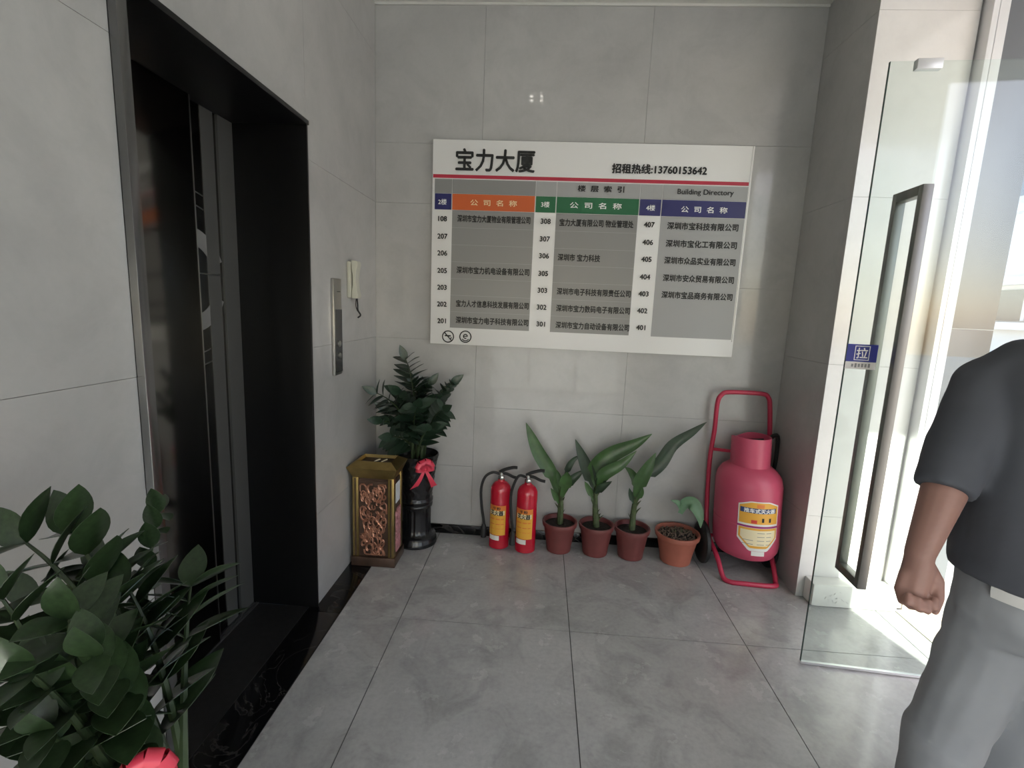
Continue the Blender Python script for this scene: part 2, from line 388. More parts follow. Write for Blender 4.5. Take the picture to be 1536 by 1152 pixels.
# left wall with the lift opening Y 1.19-2.10, Z 0-2.21
EY0, EY1, EZ = 1.19, 2.083, 2.188
wl = MB()
wl.box(-1.2, XL-0.010, YB-0.1, EY0-0.03, -0.05, CZ).box(-1.2, XL-0.010, EY1+0.012, D+0.012, -0.05, CZ).box(-1.2, XL-0.010, EY0-0.03, EY1+0.012, EZ+0.018, CZ)
wl = wl.build('wall_left', 'joint', kind='structure')
ZL = [0.0, 0.46, 1.26, 2.06, 2.86, CZ-0.001]
for a, b in ((YB, -1.23), (-1.23, -0.43), (-0.43, 0.37), (0.37, EY0-0.031)):
    tiles(wl, 'wall', 'x', XL, a, b, ZL, sgn=-1)
tiles(wl, 'wall', 'x', XL, EY1+0.0125, D-0.001, ZL, sgn=-1)
tiles(wl, 'wall', 'x', XL, EY0-0.031, EY1+0.0125, [EZ+0.0185, 2.86, CZ-0.001], sgn=-1)

# lift entrance
XD = -1.325
lift = thing('door_1', (XD, (EY0+EY1)/2, 0), 'dark steel lift doors set back in a black lined recess', kind='structure')
box('near_jamb', 'trim', XD-0.06, XL+0.022, EY0-0.03, EY0, 0.001, EZ, lift, bevel=0.002)
box('far_jamb', 'black', XD-0.06, XL+0.010, EY1, EY1+0.012, 0.001, EZ, lift, bevel=0.002)
box('header_lining', 'black', XD-0.06, XL+0.016, EY0-0.03, EY1+0.012, EZ, EZ+0.018, lift, bevel=0.002)
box('recess_floor', 'granite', XD+0.015, XL-0.034, EY0, EY1, -0.012, 0.0015, lift)
sl_ = box('door_sill', 'sill', XD-0.09, XD+0.015, EY0-0.03, EY1+0.03, -0.02, 0.002, lift)
for xx in (XD-0.012, XD+0.002, XD+0.011):
    box('sill_rib', 'sill', xx-0.003, xx+0.002, EY0, EY1, 0.002, 0.006, sl_)
nl = box('door_leaf', 'mirror', XD-0.015, XD+0.012, EY0+0.001, 1.800, 0.008, EZ-0.002, lift, bevel=0.0015)
box('leaf_edge', 'steel', XD-0.015, XD+0.0135, 1.8002, 1.8035, 0.008, EZ-0.002, nl)
flf = box('door_leaf', 'mirror', XD-0.045, XD-0.020, 1.79, 1.985, 0.008, EZ-0.002, lift, bevel=0.001)
box('brushed_strip', 'brushed', XD-0.0198, XD-0.017, 1.895, 1.968, 0.008, EZ-0.002, flf)
box('fixed_strip', 'brushed', XD-0.045, XD-0.012, 1.988, EY1-0.0005, 0.008, EZ-0.002, lift)
def ring(c, r0, r1, ymin, ymax, x, n=64):
    m = MB()
    for i in range(n):
        a0, a1 = 2*PI*i/n, 2*PI*(i+1)/n
        q = [(r0, a0), (r1, a0), (r1, a1), (r0, a1)]
        pts = [(c[0]+r*math.cos(a), c[1]+r*math.sin(a)) for r, a in q]
        if all(ymin <= p[0] <= ymax for p in pts): m.prism([(x, p[0], p[1]) for p in pts], (0.0015, 0, 0))
    return m
ring((1.80, 1.53), 0.135, 0.20, 1.805, 1.984, XD-0.0199, 90).build('etched_ring', 'etched', flf)
for r in (0.285, 0.335): ring((1.80, 1.53), r-0.002, r+0.002, 1.805, 1.895, XD-0.0199, 140).build('etched_line', 'steel', flf)
box('etched_line', 'steel', XD-0.0199, XD-0.0165, 1.80, 1.968, 1.555, 1.559, flf)
# dark shaft behind
box('wall_shaft', 'black', XD-0.16, XD-0.10, EY0-0.1, EY1+0.1, -0.05, 2.5, kind='structure')

# right side: far pier, entrance opening, near wall
wr = MB().box(XR+0.010, 1.87, 2.512, D+0.0099, -0.05, CZ-0.001).build('wall_right', 'joint', kind='structure')
tiles(wr, 'wall', 'x', XR, 2.5005, D-0.001, [0.0, 0.46, 1.26, 2.06, 2.86, CZ-0.002], sgn=1)
tiles(wr, 'wallw', 'y', 2.500, XR, 1.868, [0.0, 0.46, 1.26, 2.06, 2.86, CZ-0.002])
wn = MB().box(XR+0.012, 2.0, YB-0.1, -2.3, -0.05, CZ-0.001).box(XR+0.012, 2.0, 0.45, 0.80, -0.05, CZ-0.001).box(XR+0.012, 2.0, -2.3, 0.45, -0.05, 0.30).box(XR+0.012, 2.0, -2.3, 0.45, 2.86, CZ-0.001).box(XR+0.012, 2.0, 0.80, 2.5, 2.99, CZ-0.001).build('wall_entrance', 'wallw', kind='structure')
tiles(wn, 'wall', 'x', XR+0.002, YB, -2.3, [0.0, 0.46, 1.26, 2.06, 2.86, CZ-0.002], sgn=1)
tiles(wn, 'wall', 'x', XR+0.002, 0.45, 0.80, [0.0, 0.46, 1.26, 2.06, 2.86, CZ-0.002], sgn=1)
tiles(wn, 'wall', 'x', XR+0.002, -2.3, 0.45, [0.0, 0.30], sgn=1); tiles(wn, 'wall', 'x', XR+0.002, -2.3, 0.45, [2.86, CZ-0.002], sgn=1)
w2 = thing('window_2', (1.93, -0.9, 0.30), 'tall side window beside the entrance', kind='structure')
for y in (-2.27, -1.37, -0.47, 0.42): box('mullion', 'alu', 1.90, 1.95, y-0.025, y+0.025, 0.301, 2.859, w2)
for z in (0.301, 2.819): box('rail', 'alu', 1.90, 1.95, -2.245, 0.395, z, z+0.04, w2)
for y in (-2.27, -1.37, -0.47): box('pane', 'glass', 1.92, 1.928, y+0.0255, y+0.864, 0.342, 2.818, w2)
# plinth block at the foot of the pier
pl = MB().box(1.470, 1.90, 2.410, 2.4995, 0.001, 0.125)
pl = pl.build('trim_2', 'plinth', kind='structure', bevel=0.012, label='white marble plinth block at the foot of the entrance pier')
for i in range(14):
    x = 1.535+random.random()*0.11; z = 0.035+random.random()*0.06
    MB().tube([(x, 2.4085, z), (x+random.uniform(-0.008, 0.015), 2.4085, z+random.uniform(-0.016, 0.008))], 0.0009, 4).build('scuff', 'bgrey2', pl)
# door frame mullion against the pier
mu = thing('door_frame', (1.91, 2.45, 0), 'tall white aluminium door frame upright with a dark gasket beside the white pier', 'door frame')
box('upright', 'alu', 1.872, 1.898, 2.440, 2.52, 0.002, 2.98, mu, bevel=0.003)
box('gasket', 'rubber', 1.8985, 1.9035, 2.455, 2.52, 0.002, 2.98, mu)
box('upright', 'alu', 1.904, 1.946, 2.446, 2.52, 0.002, 2.98, mu, bevel=0.003)
box('rail', 'alu', 1.872, 1.946, 0.82, 2.439, 2.91, 2.98, mu, bevel=0.003)
pc = thing('facade_column', (2.04, 2.49, 0), 'smooth grey panelled column outside next to the door frame', 'column')
box('panel', 'greypanel', 1.947, 2.140, 2.452, 2.60, 0.06, 1.46, pc, bevel=0.002)
box('panel', 'greypanel', 1.947, 2.140, 2.452, 2.60, 1.464, 3.3, pc, bevel=0.002)
box('column_base', 'threshold', 1.947, 2.150, 2.440, 2.60, -0.02, 0.058, pc, bevel=0.003)
# threshold and outside ground
th = thing('threshold_step', (2.05, 1.6, 0), 'beige stone doorstep with grooves at the entrance', 'doorstep')
for k, (a, b) in enumerate(((1.902, 1.985), (1.988, 2.07), (2.073, 2.30))):
    box('stone_strip', 'threshold', a, b, 0.80, 2.436, -0.05, 0.003 if k == 0 else -0.01, th, bevel=0.002)
box('ground_outside', 'ground', -14, 26, -24, 26, -0.30, -0.05, kind='structure')
box('canopy_slab', 'facade', 1.95, 3.4, 0.20, 4.2, 3.02, 3.14, kind='structure', label='pale canopy slab over the entrance', bevel=0.004)
# pale building across the yard
fb = thing('building', (9.0, 6.0, -0.05), 'pale building with ledges and dark windows across the yard', 'building')
box('wall', 'facade', 8.0, 9.0, -4, 18, -0.05, 9.0, fb)
for z in (0.9, 1.45, 2.2, 3.4, 5.0): box('ledge', 'facade', 7.82, 8.0, -4, 18, z, z+0.12, fb)
for k in range(9):
    for (za, zb) in ((1.60, 2.12), (3.7, 4.8)):
        wn_ = box('window', 'facadeg', 7.97, 8.005, -3+k*2.2, -3+k*2.2+1.3, za, zb, fb)
        box('window_bar', 'facade', 7.95, 7.97, -3+k*2.2+0.62, -3+k*2.2+0.68, za, zb, wn_)

# glazed front behind the camera
wf = thing('window_1', (0.2, YB, 0), 'glazed shop front with wall above', kind='structure')
for x in (-1.02, -0.2, 0.62, 1.40): box('mullion', 'alu', x-0.025, x+0.025, YB-0.06, YB, 0.06, 2.05, wf)
box('bottom_rail', 'alu', -1.045, 1.425, YB-0.06, YB, 0.0, 0.06, wf)
box('top_rail', 'alu', -1.045, 1.425, YB-0.06, YB, 2.05, 2.12, wf)
for x in (-1.02, -0.2, 0.62):
    box('pane', 'glass', x+0.026, x+(0.794 if x < 0.5 else 0.754), YB-0.036, YB-0.026, 0.061, 2.049, wf)
box('wall_front', 'wall', -1.2, 2.0, YB-0.1, YB-0.0, 2.12, CZ-0.001, kind='structure')  # unseen wall brought down over the glazing to cut daylight on the back wall

# ceiling lamp (four spots in a square grille)
lp = P(805, 143, y=D); kk = (CZ-CAMH)/(lp.z-CAMH); LX, LY = lp.x*kk, 2*D-D*kk
lamp = thing('ceiling_light', (LX, LY, CZ), 'square ceiling spotlight with four small lamps', 'light')
fr = MB()
for (a, b, c, d) in ((-0.1, 0.1, -0.1, -0.085), (-0.1, 0.1, 0.085, 0.1), (-0.1, -0.085, -0.085, 0.085), (0.085, 0.1, -0.085, 0.085), (-0.006, 0.006, -0.085, 0.085)):
    fr.box(LX+a, LX+b, LY+c, LY+d, CZ-0.03, CZ-0.0005)
fr.build('lamp_frame', 'alu', lamp)
for a in (-0.04, 0.04):
    for b in (-0.04, 0.04):
        MB().lathe([(0.028, -0.022), (0.026, -0.024), (0.014, -0.018), (0.012, -0.0006)], (LX+a, LY+b, CZ), 14).build('lamp_cup', 'valve', lamp, smooth=True)
        MB().lathe([(0.010, -0.026), (0.013, -0.0245)], (LX+a, LY+b, CZ), 12).build('bulb', 'led', lamp)

# ------------------------------------------------------------------ directory board
BX0, BX1, BZ0, BZ1, BY = -0.680, 1.122, 1.238, 2.410, D-0.030
def homography(src, dst):
    A = []; b = []
    for (x, y), (u, v) in zip(src, dst):
        A += [[x, y, 1, 0, 0, 0, -u*x, -u*y], [0, 0, 0, x, y, 1, -v*x, -v*y]]; b += [u, v]
    h = np.linalg.solve(np.array(A, float), np.array(b, float)); return np.append(h, 1).reshape(3, 3)
HB = homography([(652, 213), (1132, 217), (644, 517), (1097, 533)], [(BX0, BZ1), (BX1, BZ1), (BX0, BZ0), (BX1, BZ0)])
def bd(px, py):
    q = HB @ np.array([px, py, 1.0]); return float(q[0]/q[2]), float(q[1]/q[2])
board = thing('directory_board', ((BX0+BX1)/2, BY, BZ0), 'wide white building directory sign with a red stripe and coloured column heads on the wall', 'sign')
box('backing', 'bwhite', BX0, BX1, BY, D-0.001, BZ0, BZ1, board, bevel=0.002)
box('edge_strip', 'steel', BX1-0.012, BX1-0.009, BY-0.002, BY-0.0002, BZ0+0.09, BZ1-0.002, board)
def cell(name, m, pa, pb, k=1, parent=None):
    """pa, pb: opposite corners read off the photograph; straightened on the board"""
    (x0, z1), (x1, z0) = bd(*pa), bd(*pb)
    return box(name, m, x0, x1, BY-0.0012*k, BY-0.0001, z0, z1, parent or board)
stz = (bd(652, 265)[1], bd(652, 270)[1])
box('red_stripe', 'bstripe', BX0+0.004, BX1-0.014, BY-0.003, BY-0.0001, stz[1], stz[0], board)
zc0, zc1 = bd(660, 293.5)[1], bd(660, 317)[1]     # coloured heads
zb = bd(677, 493)[1]                              # foot of the grey panels
zh = stz[1]-0.006
xs = [bd(652, 300)[0]+0.004, bd(679, 305)[0], bd(803, 307)[0], bd(834, 309)[0], bd(958, 310)[0], bd(991, 311)[0], bd(1118, 312)[0]]
for i in range(6):
    a, b = xs[i]+0.003, xs[i+1]-0.003
    box('title_panel', 'bgrey2' if i > 1 else 'bgrey', a-0.002, b+0.002, BY-0.0016, BY-0.0001, zc0+0.002, zh, board)
    m = ['bnavy', 'borange', 'bgreen', 'bgreen', 'bnavy', 'bnavy'][i]
    box('column_head', m, a, b, BY-0.004, BY-0.0001, zc1, zc0, board)
    if i % 2 == 1:
        box('name_panel', ['bgrey', 'bgrey', 'bgrey2'][i//2], a, b, BY-0.0016, BY-0.0001, zb, zc1-0.002, board)  # third panel a lighter grey, light fall-off across the board put into colour
        for r in range(1, 7):
            z = zc1-0.002-(zc1-zb)*r/7
            box('row_line', 'bgrey2', a, b, BY-0.0020, BY-0.0017, z-0.0008, z+0.0008, board)
def btext(body, px, py, size, m='ink', bold=0.0, width_px=None, align='CENTER', spacing=1.0, y=0.0052):
    x, z = bd(px, py)
    wd = None if width_px is None else abs(bd(px+width_px, py)[0]-x)
    return text(body, size, m, board, lambda u, v: Vector((x+u, BY-y, z+v)), bold, spacing, align, wd)
btext('宝力大厦', 744, 244, 0.128, bold=0.0032, width_px=120)
btext('招租热线:13760153642', 988, 254, 0.054, bold=0.0020, width_px=144)
btext('楼  层  索  引', 901, 284, 0.036, bold=0.0010, width_px=70)
btext('Building Directory', 1057, 288, 0.040, bold=0.0006, width_px=85)
for px, py, s, wd in ((741, 307, '公  司  名  称', 70), (893, 309, '公  司  名  称', 78), (1055, 313, '公  司  名  称', 70)):
    btext(s, px, py, 0.036, 'inkyellow' if px == 741 else 'inkwhite', 0.0006, wd)
for px, py, s in ((665, 306, '2楼'), (818, 308, '3楼'), (975, 311, '4楼')): btext(s, px, py, 0.034, 'inkwhite', 0.0006)
rows = [331, 357, 382, 408, 433, 458, 483]
def label_x(c, y): return (665 - (y-330)*0.020, 818.5 - (y-330)*0.055, 973 - (y-330)*0.085)[c]
nums = (['108', '207', '206', '205', '203', '202', '201'], ['308', '307', '306', '305', '303', '302', '301'], ['407', '406', '405', '404', '403', '402', '401'])
for c in range(3):
    for r in range(7): btext(nums[c][r], label_x(c, rows[r]), rows[r]+(0, 2, 5)[c]+r*(0, 0.2, 0.3)[c], 0.040, bold=0.0012)
names = {(0, 0): '深圳市宝力大厦物业有限管理公司', (0, 3): '深圳市宝力机电设备有限公司', (0, 5): '宝力人才信息科技发展有限公司', (0, 6): '深圳市宝力电子科技有限公司',
         (1, 0): '宝力大厦有限公司 物业管理处', (1, 2): '深圳市 宝力科技', (1, 4): '深圳市电子科技有限责任公司', (1, 5): '深圳市宝力数码电子有限公司', (1, 6): '深圳市宝力自动设备有限公司',
         (2, 0): '深圳市宝科技有限公司', (2, 1): '深圳市宝化工有限公司', (2, 2): '深圳市众品实业有限公司', (2, 3): '深圳市安众贸易有限公司', (2, 4): '深圳市宝品商务有限公司'}
nx = {0: (741, 110), 1: (894, 112), 2: (1053, 108)}
for (c, r), s in names.items():
    cx, wd = nx[c]; cx -= (rows[r]-330)*(0.027, 0.045, 0.085)[c]
    if (c, r) == (1, 2): wd = 64; cx -= 24
    btext(s, cx, rows[r]+(0, 4, 7)[c]+r*(0, 0.3, 0.35)[c], 0.042, bold=0.0015, width_px=wd, y=0.003)
for k, px in enumerate((671, 697)):
    x, z = bd(px, 506.5)
    m = MB().tube(arc((x, BY-0.002, z), 0.034, 0, 2*PI*31/32, 31, (1, 0, 0), (0, 0, 1)), 0.0032, 6, closed=True)
    if k == 0:
        m.tube([(x-0.022, BY-0.002, z+0.024), (x+0.022, BY-0.002, z-0.024)], 0.003, 6)
        m.box(x-0.020, x+0.016, BY-0.0025, BY-0.0005, z+0.001, z+0.009).tube([(x+0.016, BY-0.002, z-0.012), (x+0.021, BY-0.002, z-0.004)], 0.003, 6)
    else:
        m.tube(arc((x, BY-0.002, z+0.002), 0.012, 0, 5.2, 14, (1, 0, 0), (0, 0, 1)), 0.003, 6)
        m.tube([(x-0.012, BY-0.002, z+0.002), (x+0.012, BY-0.002, z+0.002)], 0.0025, 6)
        m.tube(arc((x, BY-0.002, z), 0.024, PI*1.2, PI*1.8, 10, (1, 0, 0), (0, 0, 1)), 0.0028, 6)
    m.build('round_symbol', 'ink', board)

# ------------------------------------------------------------------ lift call panel and intercom phone on the left wall
cp = thing('call_panel', (XL, 2.355, 1.11), 'tall narrow steel lift call panel with a dark display strip', 'control panel')
box('face_plate', 'steel', XL+0.0005, XL+0.016, 2.31, 2.40, 1.105, 1.578, cp, bevel=0.003)
dp = box('display', 'screen', XL+0.0161, XL+0.018, 2.325, 2.398, 1.12, 1.43, cp)
for z in (1.20, 1.26):
    MB().lathe([(0.016, 0), (0.016, 0.003), (0.012, 0.004)], (XL+0.018, 2.362, z), 16, axis=Matrix.Rotation(PI/2, 3, 'Y')).build('button', 'steel', cp, smooth=True)
box('slot', 'screen', XL+0.0161, XL+0.0168, 2.345, 2.385, 1.515, 1.518, cp)
ph = thing('intercom_phone', (XL, 2.56, 1.50), 'cream intercom handset hung on the wall with a loose cord', 'phone')
box('wall_base', 'beige', XL+0.0005, XL+0.022, 2.505, 2.625, 1.490, 1.675, ph, bevel=0.006)
hs = MB()
pr = [(0.024, 0), (0.054, 0.002), (0.058, 0.018), (0.050, 0.05), (0.046, 0.095), (0.050, 0.14), (0.058, 0.175), (0.054, 0.192), (0.024, 0.195), (0.024, 0.15), (0.030, 0.12), (0.030, 0.07), (0.024, 0.04)]
hs.prism([(XL+a, 2.508, 1.487+b) for a, b in pr], (0, 0.052, 0))
hs.build('handset', 'beige', ph, bevel=0.004)
MB().tube(smooth_path([(XL+0.035, 2.555, 1.487), (XL+0.03, 2.575, 1.455), (XL+0.022, 2.60, 1.425), (XL+0.03, 2.615, 1.40), (XL+0.012, 2.625, 1.385)]), 0.0045, 6).build('cord', 'cable', ph, smooth=True)
MB().tube(smooth_path([(XL+0.012, 2.60, 1.489), (XL+0.012, 2.595, 1.45), (XL+0.015, 2.61, 1.42)]), 0.0025, 6).build('cord', 'cable', ph, smooth=True)

# ------------------------------------------------------------------ plants in tall black urns
def leaf_mesh(name, m, w=0.36, droop=0.12, fold=0.16, n=8):
    """a pointed oval leaflet along +Y, length 1, slightly cupped"""
    rows = []
    for i in range(n+1):
        t = i/n; hw = w/2*math.sin(PI*min(1, t**0.8*1.0))**0.85 if 0 < t < 1 else 0.004
        z = -droop*t*t
        rows.append([Vector((-hw, t, z+fold*hw)), Vector((-hw*0.5, t, z+fold*hw*0.35)), Vector((0, t, z)), Vector((hw*0.5, t, z+fold*hw*0.35)), Vector((hw, t, z+fold*hw))])
    b = MB().grid(rows); k = len(b.v)
    b.v += [v-Vector((0, 0, 0.008)) for v in b.v[:k]]; b.f += [[i+k for i in f[::-1]] for f in b.f[:]]
    nc = 5; R_ = n+1
    for i in range(R_-1):
        for c in (0, nc-1):
            a, c2 = i*nc+c, (i+1)*nc+c; b.f.append([a, c2, c2+k, a+k])
    return b.mesh(name, M[m], smooth=True, sharp=70)
def urn(root, cx, cy, rib=True):
    def fn(a, z):
        if z > 0.30: return 1+0.035*math.sin(a*14)*math.sin((z-0.30)*115)
        if 0.07 < z < 0.24: return 1+0.03*math.cos(a*18)
        return 1
    prof = [(0.124, 0.0), (0.126, 0.012), (0.122, 0.03), (0.118, 0.036), (0.116, 0.055), (0.098, 0.062), (0.088, 0.075)] + [(0.084, z) for z in (0.10, 0.15, 0.20, 0.232)]
    prof += [(0.094, 0.24), (0.096, 0.255), (0.088, 0.262), (0.097, 0.272), (0.098, 0.288), (0.090, 0.297)]
    prof += [(0.090+0.030*((z-0.30)/0.25)**1.1, z) for z in [0.305+0.011*k for k in range(22)]]
    prof += [(0.126, 0.555), (0.127, 0.572), (0.122, 0.574), (0.117, 0.55), (0.11, 0.53)]
    p = MB().lathe(prof, (cx, cy, 0.002), 72, fn).build('urn', 'pot', root, smooth=True, sharp=60)
    MB().lathe([(0.0, 0.535), (0.06, 0.538), (0.118, 0.533)], (cx, cy, 0.002), 24, cap0=False, cap1=False).build('soil', 'soil', root)
    return p
def bow(root, c, out, K=1.0):
    out = Vector(out).normalized(); up = Vector((0, 0, 1)); side = up.cross(out); c = Vector(c)
    b = MB().sphere(c+out*0.012, 0.015, 10, 6).build('bow', 'ribbon', root, smooth=True)
    for (sx, sz, L0) in ((-1, 0.55, 0.062), (1, 0.55, 0.062), (-1, 0.1, 0.055), (1, 0.1, 0.058), (-0.35, 1.0, 0.06), (0.35, 1.0, 0.062), (0.75, 0.85, 0.05), (-0.75, 0.95, 0.045)):
        d = (side*sx+up*sz).normalized(); rows = []; L = L0*K
        for i in range(11):
            t = i/10; a = 2*PI*t
            p = c+out*(0.012+0.022*K*math.sin(a))+d*(L*0.5*(1-math.cos(a))); wv = d.cross(out)*K*(0.012+0.006*math.sin(PI*t))
            rows.append([p-wv, p+wv])
        MB().grid(rows).build('ribbon_loop', 'ribbon', b, smooth=True, sharp=80)
    for sx in (-0.62, 0.5):
        rows = []
        for i in range(8):
            t = i/7; p = c+out*(0.012+0.016*math.sin(t*3))+(side*sx-up).normalized()*(0.135*K*t); wv = side*(0.008+0.012*t)
            rows.append([p-wv, p+wv+up*(0.012 if i == 7 else 0)])
        MB().grid(rows).build('ribbon_tail', 'ribbon', b, smooth=True, sharp=80)
def zz_plant(cx, cy, stems, lm, label, bow_out, seed, lsize, bow_at=None, bow_k=1.0):
    rnd = random.Random(seed)
    root = thing('potted_plant', (cx, cy, 0), label, 'plant')
    pot = urn(root, cx, cy)
    bow(root, bow_at or Vector((cx, cy, 0.515))+Vector(bow_out).normalized()*0.122, bow_out, bow_k)
    for (tip, bend, npair, t0, ls) in stems:
        tip = Vector(tip); b0 = Vector((cx+rnd.uniform(-0.05, 0.05), cy+rnd.uniform(-0.05, 0.05), 0.535))
        mid = Vector((b0.x+(tip.x-b0.x)*bend, b0.y+(tip.y-b0.y)*bend, b0.z+(tip.z-b0.z)*0.72+0.03))
        pts = bez(b0, mid, tip, 14)
        st = MB().tube(pts, [0.0095-0.0072*i/14 for i in range(15)], 6).build('stem', 'zzstem', root, smooth=True)
        ph_ = rnd.uniform(0, PI)
        for k in range(npair):
            t = t0+(1-t0)*(k/max(1, npair-1))
            i = min(13, int(t*14)); p = pts[i]+(pts[i+1]-pts[i])*(t*14-i); tg = (pts[i+1]-pts[i]).normalized()
            ref = Vector((math.cos(ph_), math.sin(ph_), 0.15)); sd = (ref-tg*ref.dot(tg)).normalized()
            L = lsize*ls*(1.0-0.35*abs(2*t-1.1))*rnd.uniform(0.88, 1.1)
            for s in (-1, 1):
                d = (tg*rnd.uniform(0.45, 0.75)+sd*s*1.0+Vector((0, 0, rnd.uniform(-0.15, 0.1)))).normalized()
                if p.y+d.y*L > D-0.03: d.y = (D-0.03-p.y)/L-0.05; d.normalize()
                if p.x+d.x*L < XL+0.03: d.x = (XL+0.03-p.x)/L+0.05; d.normalize()
                nrm = tg*0.9-sd*s*0.4+Vector((rnd.uniform(-.2, .2), rnd.uniform(-.2, .2), 0.25)); nrm = (nrm-d*nrm.dot(d)).normalized(); xx = d.cross(nrm)
                o = bpy.data.objects.new('leaf', lm); COL.objects.link(o); o.parent = st
                q = p-wloc(root)
                o.matrix_local = Matrix(((xx.x*L, d.x*L, nrm.x*L, q.x), (xx.y*L, d.y*L, nrm.y*L, q.y), (xx.z*L, d.z*L, nrm.z*L, q.z), (0, 0, 0, 1)))
        o = bpy.data.objects.new('leaf', lm); COL.objects.link(o); o.parent = st
        tg = (pts[-1]-pts[-2]).normalized(); xx = tg.cross(Vector((0.3, -1, 0.2))).normalized(); nr = xx.cross(tg); L = lsize*ls*0.7; q = pts[-1]-wloc(root)
        o.matrix_local = Matrix(((xx.x*L, tg.x*L, nr.x*L, q.x), (xx.y*L, tg.y*L, nr.y*L, q.y), (xx.z*L, tg.z*L, nr.z*L, q.z), (0, 0, 0, 1)))
    return root
LM = leaf_mesh('leaf', 'zz', 0.58); LMF = leaf_mesh('leaf', 'zzfar', 0.50)
def st(px, py, y, bend=0.15, n=8, t0=0.35, ls=1.0): return (P(px, py, y=y), bend, n, t0, ls)
zz_plant(-0.722, 2.812, [st(609, 540, 2.78, 0.1, 10, 0.35), st(566, 590, 2.70, 0.1, 8), st(574, 632, 2.62, 0.2, 7, 0.3, 1.0), st(643, 578, 2.80, 0.1, 9), st(676, 576, 2.78, 0.12, 9),
    st(664, 615, 2.66, 0.2, 8), st(600, 590, 2.68, 0.05, 8, 0.25, 1.15), st(625, 610, 2.62, 0.1, 7, 0.25, 1.15), st(648, 640, 2.60, 0.3, 6, 0.3), st(588, 655, 2.62, 0.4, 6, 0.3, 1.1), st(620, 575, 2.82, 0.1, 8), st(585, 615, 2.78, 0.2, 7, 0.3, 1.1), st(640, 605, 2.74, 0.2, 7, 0.3, 1.1)],
    LMF, 'dark leafy plant in a black urn with a red bow, behind the gilt bin', (0.55, -0.85, 0), 11, 0.135)
zz_plant(-0.60, 0.625, [st(238, 770, 0.88, 0.2, 9, 0.35, 0.75), st(112, 800, 0.70, 0.2, 6, 0.45, 1.25), st(40, 815, 0.66, 0.3, 6, 0.4, 1.2), st(5, 900, 0.58, 0.3, 6, 0.4, 1.1), st(286, 880, 0.78, 0.3, 4, 0.72, 1.15),
    st(100, 930, 0.54, 0.35, 8, 0.3, 1.0), st(190, 880, 0.70, 0.2, 6, 0.4, 1.1), st(140, 985, 0.52, 0.5, 7, 0.3, 0.95), st(45, 1010, 0.50, 0.6, 6, 0.3, 0.95), st(150, 850, 0.74, 0.15, 7, 0.4, 1.1),
    st(60, 900, 0.66, 0.2, 7, 0.35, 1.1), st(110, 1040, 0.54, 0.5, 6, 0.35, 0.95), st(15, 1020, 0.58, 0.5, 6, 0.3, 1.0), st(70, 1100, 0.50, 0.6, 6, 0.3, 0.9), st(5, 970, 0.62, 0.4, 6, 0.3, 1.0)],
    LM, 'large leafy green plant with red ribbon in a black urn before the lift', (0.45, -0.88, 0), 21, 0.104, P(225, 1150, y=0.56), 0.6)

# ------------------------------------------------------------------ gilt litter bin
bx0, bx1, by0, by1 = -1.002, -0.768, 2.485, 2.655
bn = thing('litter_bin', ((bx0+bx1)/2, (by0+by1)/2, 0), 'ornate gilt litter bin with carved copper panels in the corner', 'bin')
box('base', 'bronze', bx0-0.008, bx1+0.008, by0-0.008, by1+0.008, 0.001, 0.055, bn, bevel=0.004)
box('inner_body', 'bronze', bx0+0.012, bx1-0.012, by0+0.012, by1-0.012, 0.055, 0.52, bn)
for x in (bx0, bx1-0.034):
    for y in (by0, by1-0.034):
        c = box('corner_post', 'gold', x, x+0.034, y, y+0.034, 0.055, 0.52, bn, bevel=0.004)
        if y == by0: box('post_groove', 'bronze', x+0.013, x+0.021, y-0.001, y+0.001, 0.06, 0.515, c)
def scroll_panel(m, org, ax, nrm, w, h, seed):
    rnd = random.Random(seed); org = Vector(org); ax = Vector(ax); nrm = Vector(nrm); up = Vector((0, 0, 1)); b = MB()
    for i in range(84):
        u, v = rnd.uniform(0.012, w-0.012), rnd.uniform(0.012, h-0.012); r = rnd.uniform(0.014, 0.030); a0 = rnd.uniform(0, 6.28); pts = []
        for k in range(9):
            t = k/8; rr = r*(1-0.7*t); a = a0+t*4.6
            pu, pv = u+rr*math.cos(a), v+rr*1.5*math.sin(a)
            pts.append(org+ax*min(max(pu, 0.004), w-0.004)+up*min(max(pv, 0.004), h-0.004)+nrm*(0.002+0.003*t))
        b.tube(pts, [0.0058*(1-0.45*k/8) for k in range(9)], 5)
    return b
fp = box('front_panel', 'bronze', bx0+0.034, bx1-0.034, by0+0.006, by0+0.012, 0.06, 0.50, bn)
scroll_panel('relief', (bx0+0.04, by0+0.006, 0.065), (1, 0, 0), (0, -1, 0), bx1-bx0-0.08, 0.42, 3).build('carving', 'relief', fp, smooth=True)
sp = box('side_panel', 'bronze', bx1-0.012, bx1-0.006, by0+0.034, by1-0.034, 0.06, 0.50, bn)
scroll_panel('reliefp', (bx1-0.006, by0+0.04, 0.065), (0, 1, 0), (1, 0, 0), by1-by0-0.08, 0.26, 4).build('carving', 'reliefp', sp, smooth=True)
box('paper_notice', 'paper', bx1-0.0055, bx1-0.003, by0+0.05, by1-0.045, 0.36, 0.475, bn)
tp = MB(); a = (bx0+0.004, bx1-0.004, by0+0.004, by1-0.004, 0.515); b = (bx0-0.024, bx1+0.022, by0-0.024, by1+0.022, 0.578)
tp.frustum(a, b); tp.build('flared_collar', 'gold', bn, bevel=0.003)
rim = MB(); o_ = (bx0-0.024, bx1+0.022, by0-0.024, by1+0.022); i_ = (bx0+0.02, bx1-0.022, by0+0.02, by1-0.022)
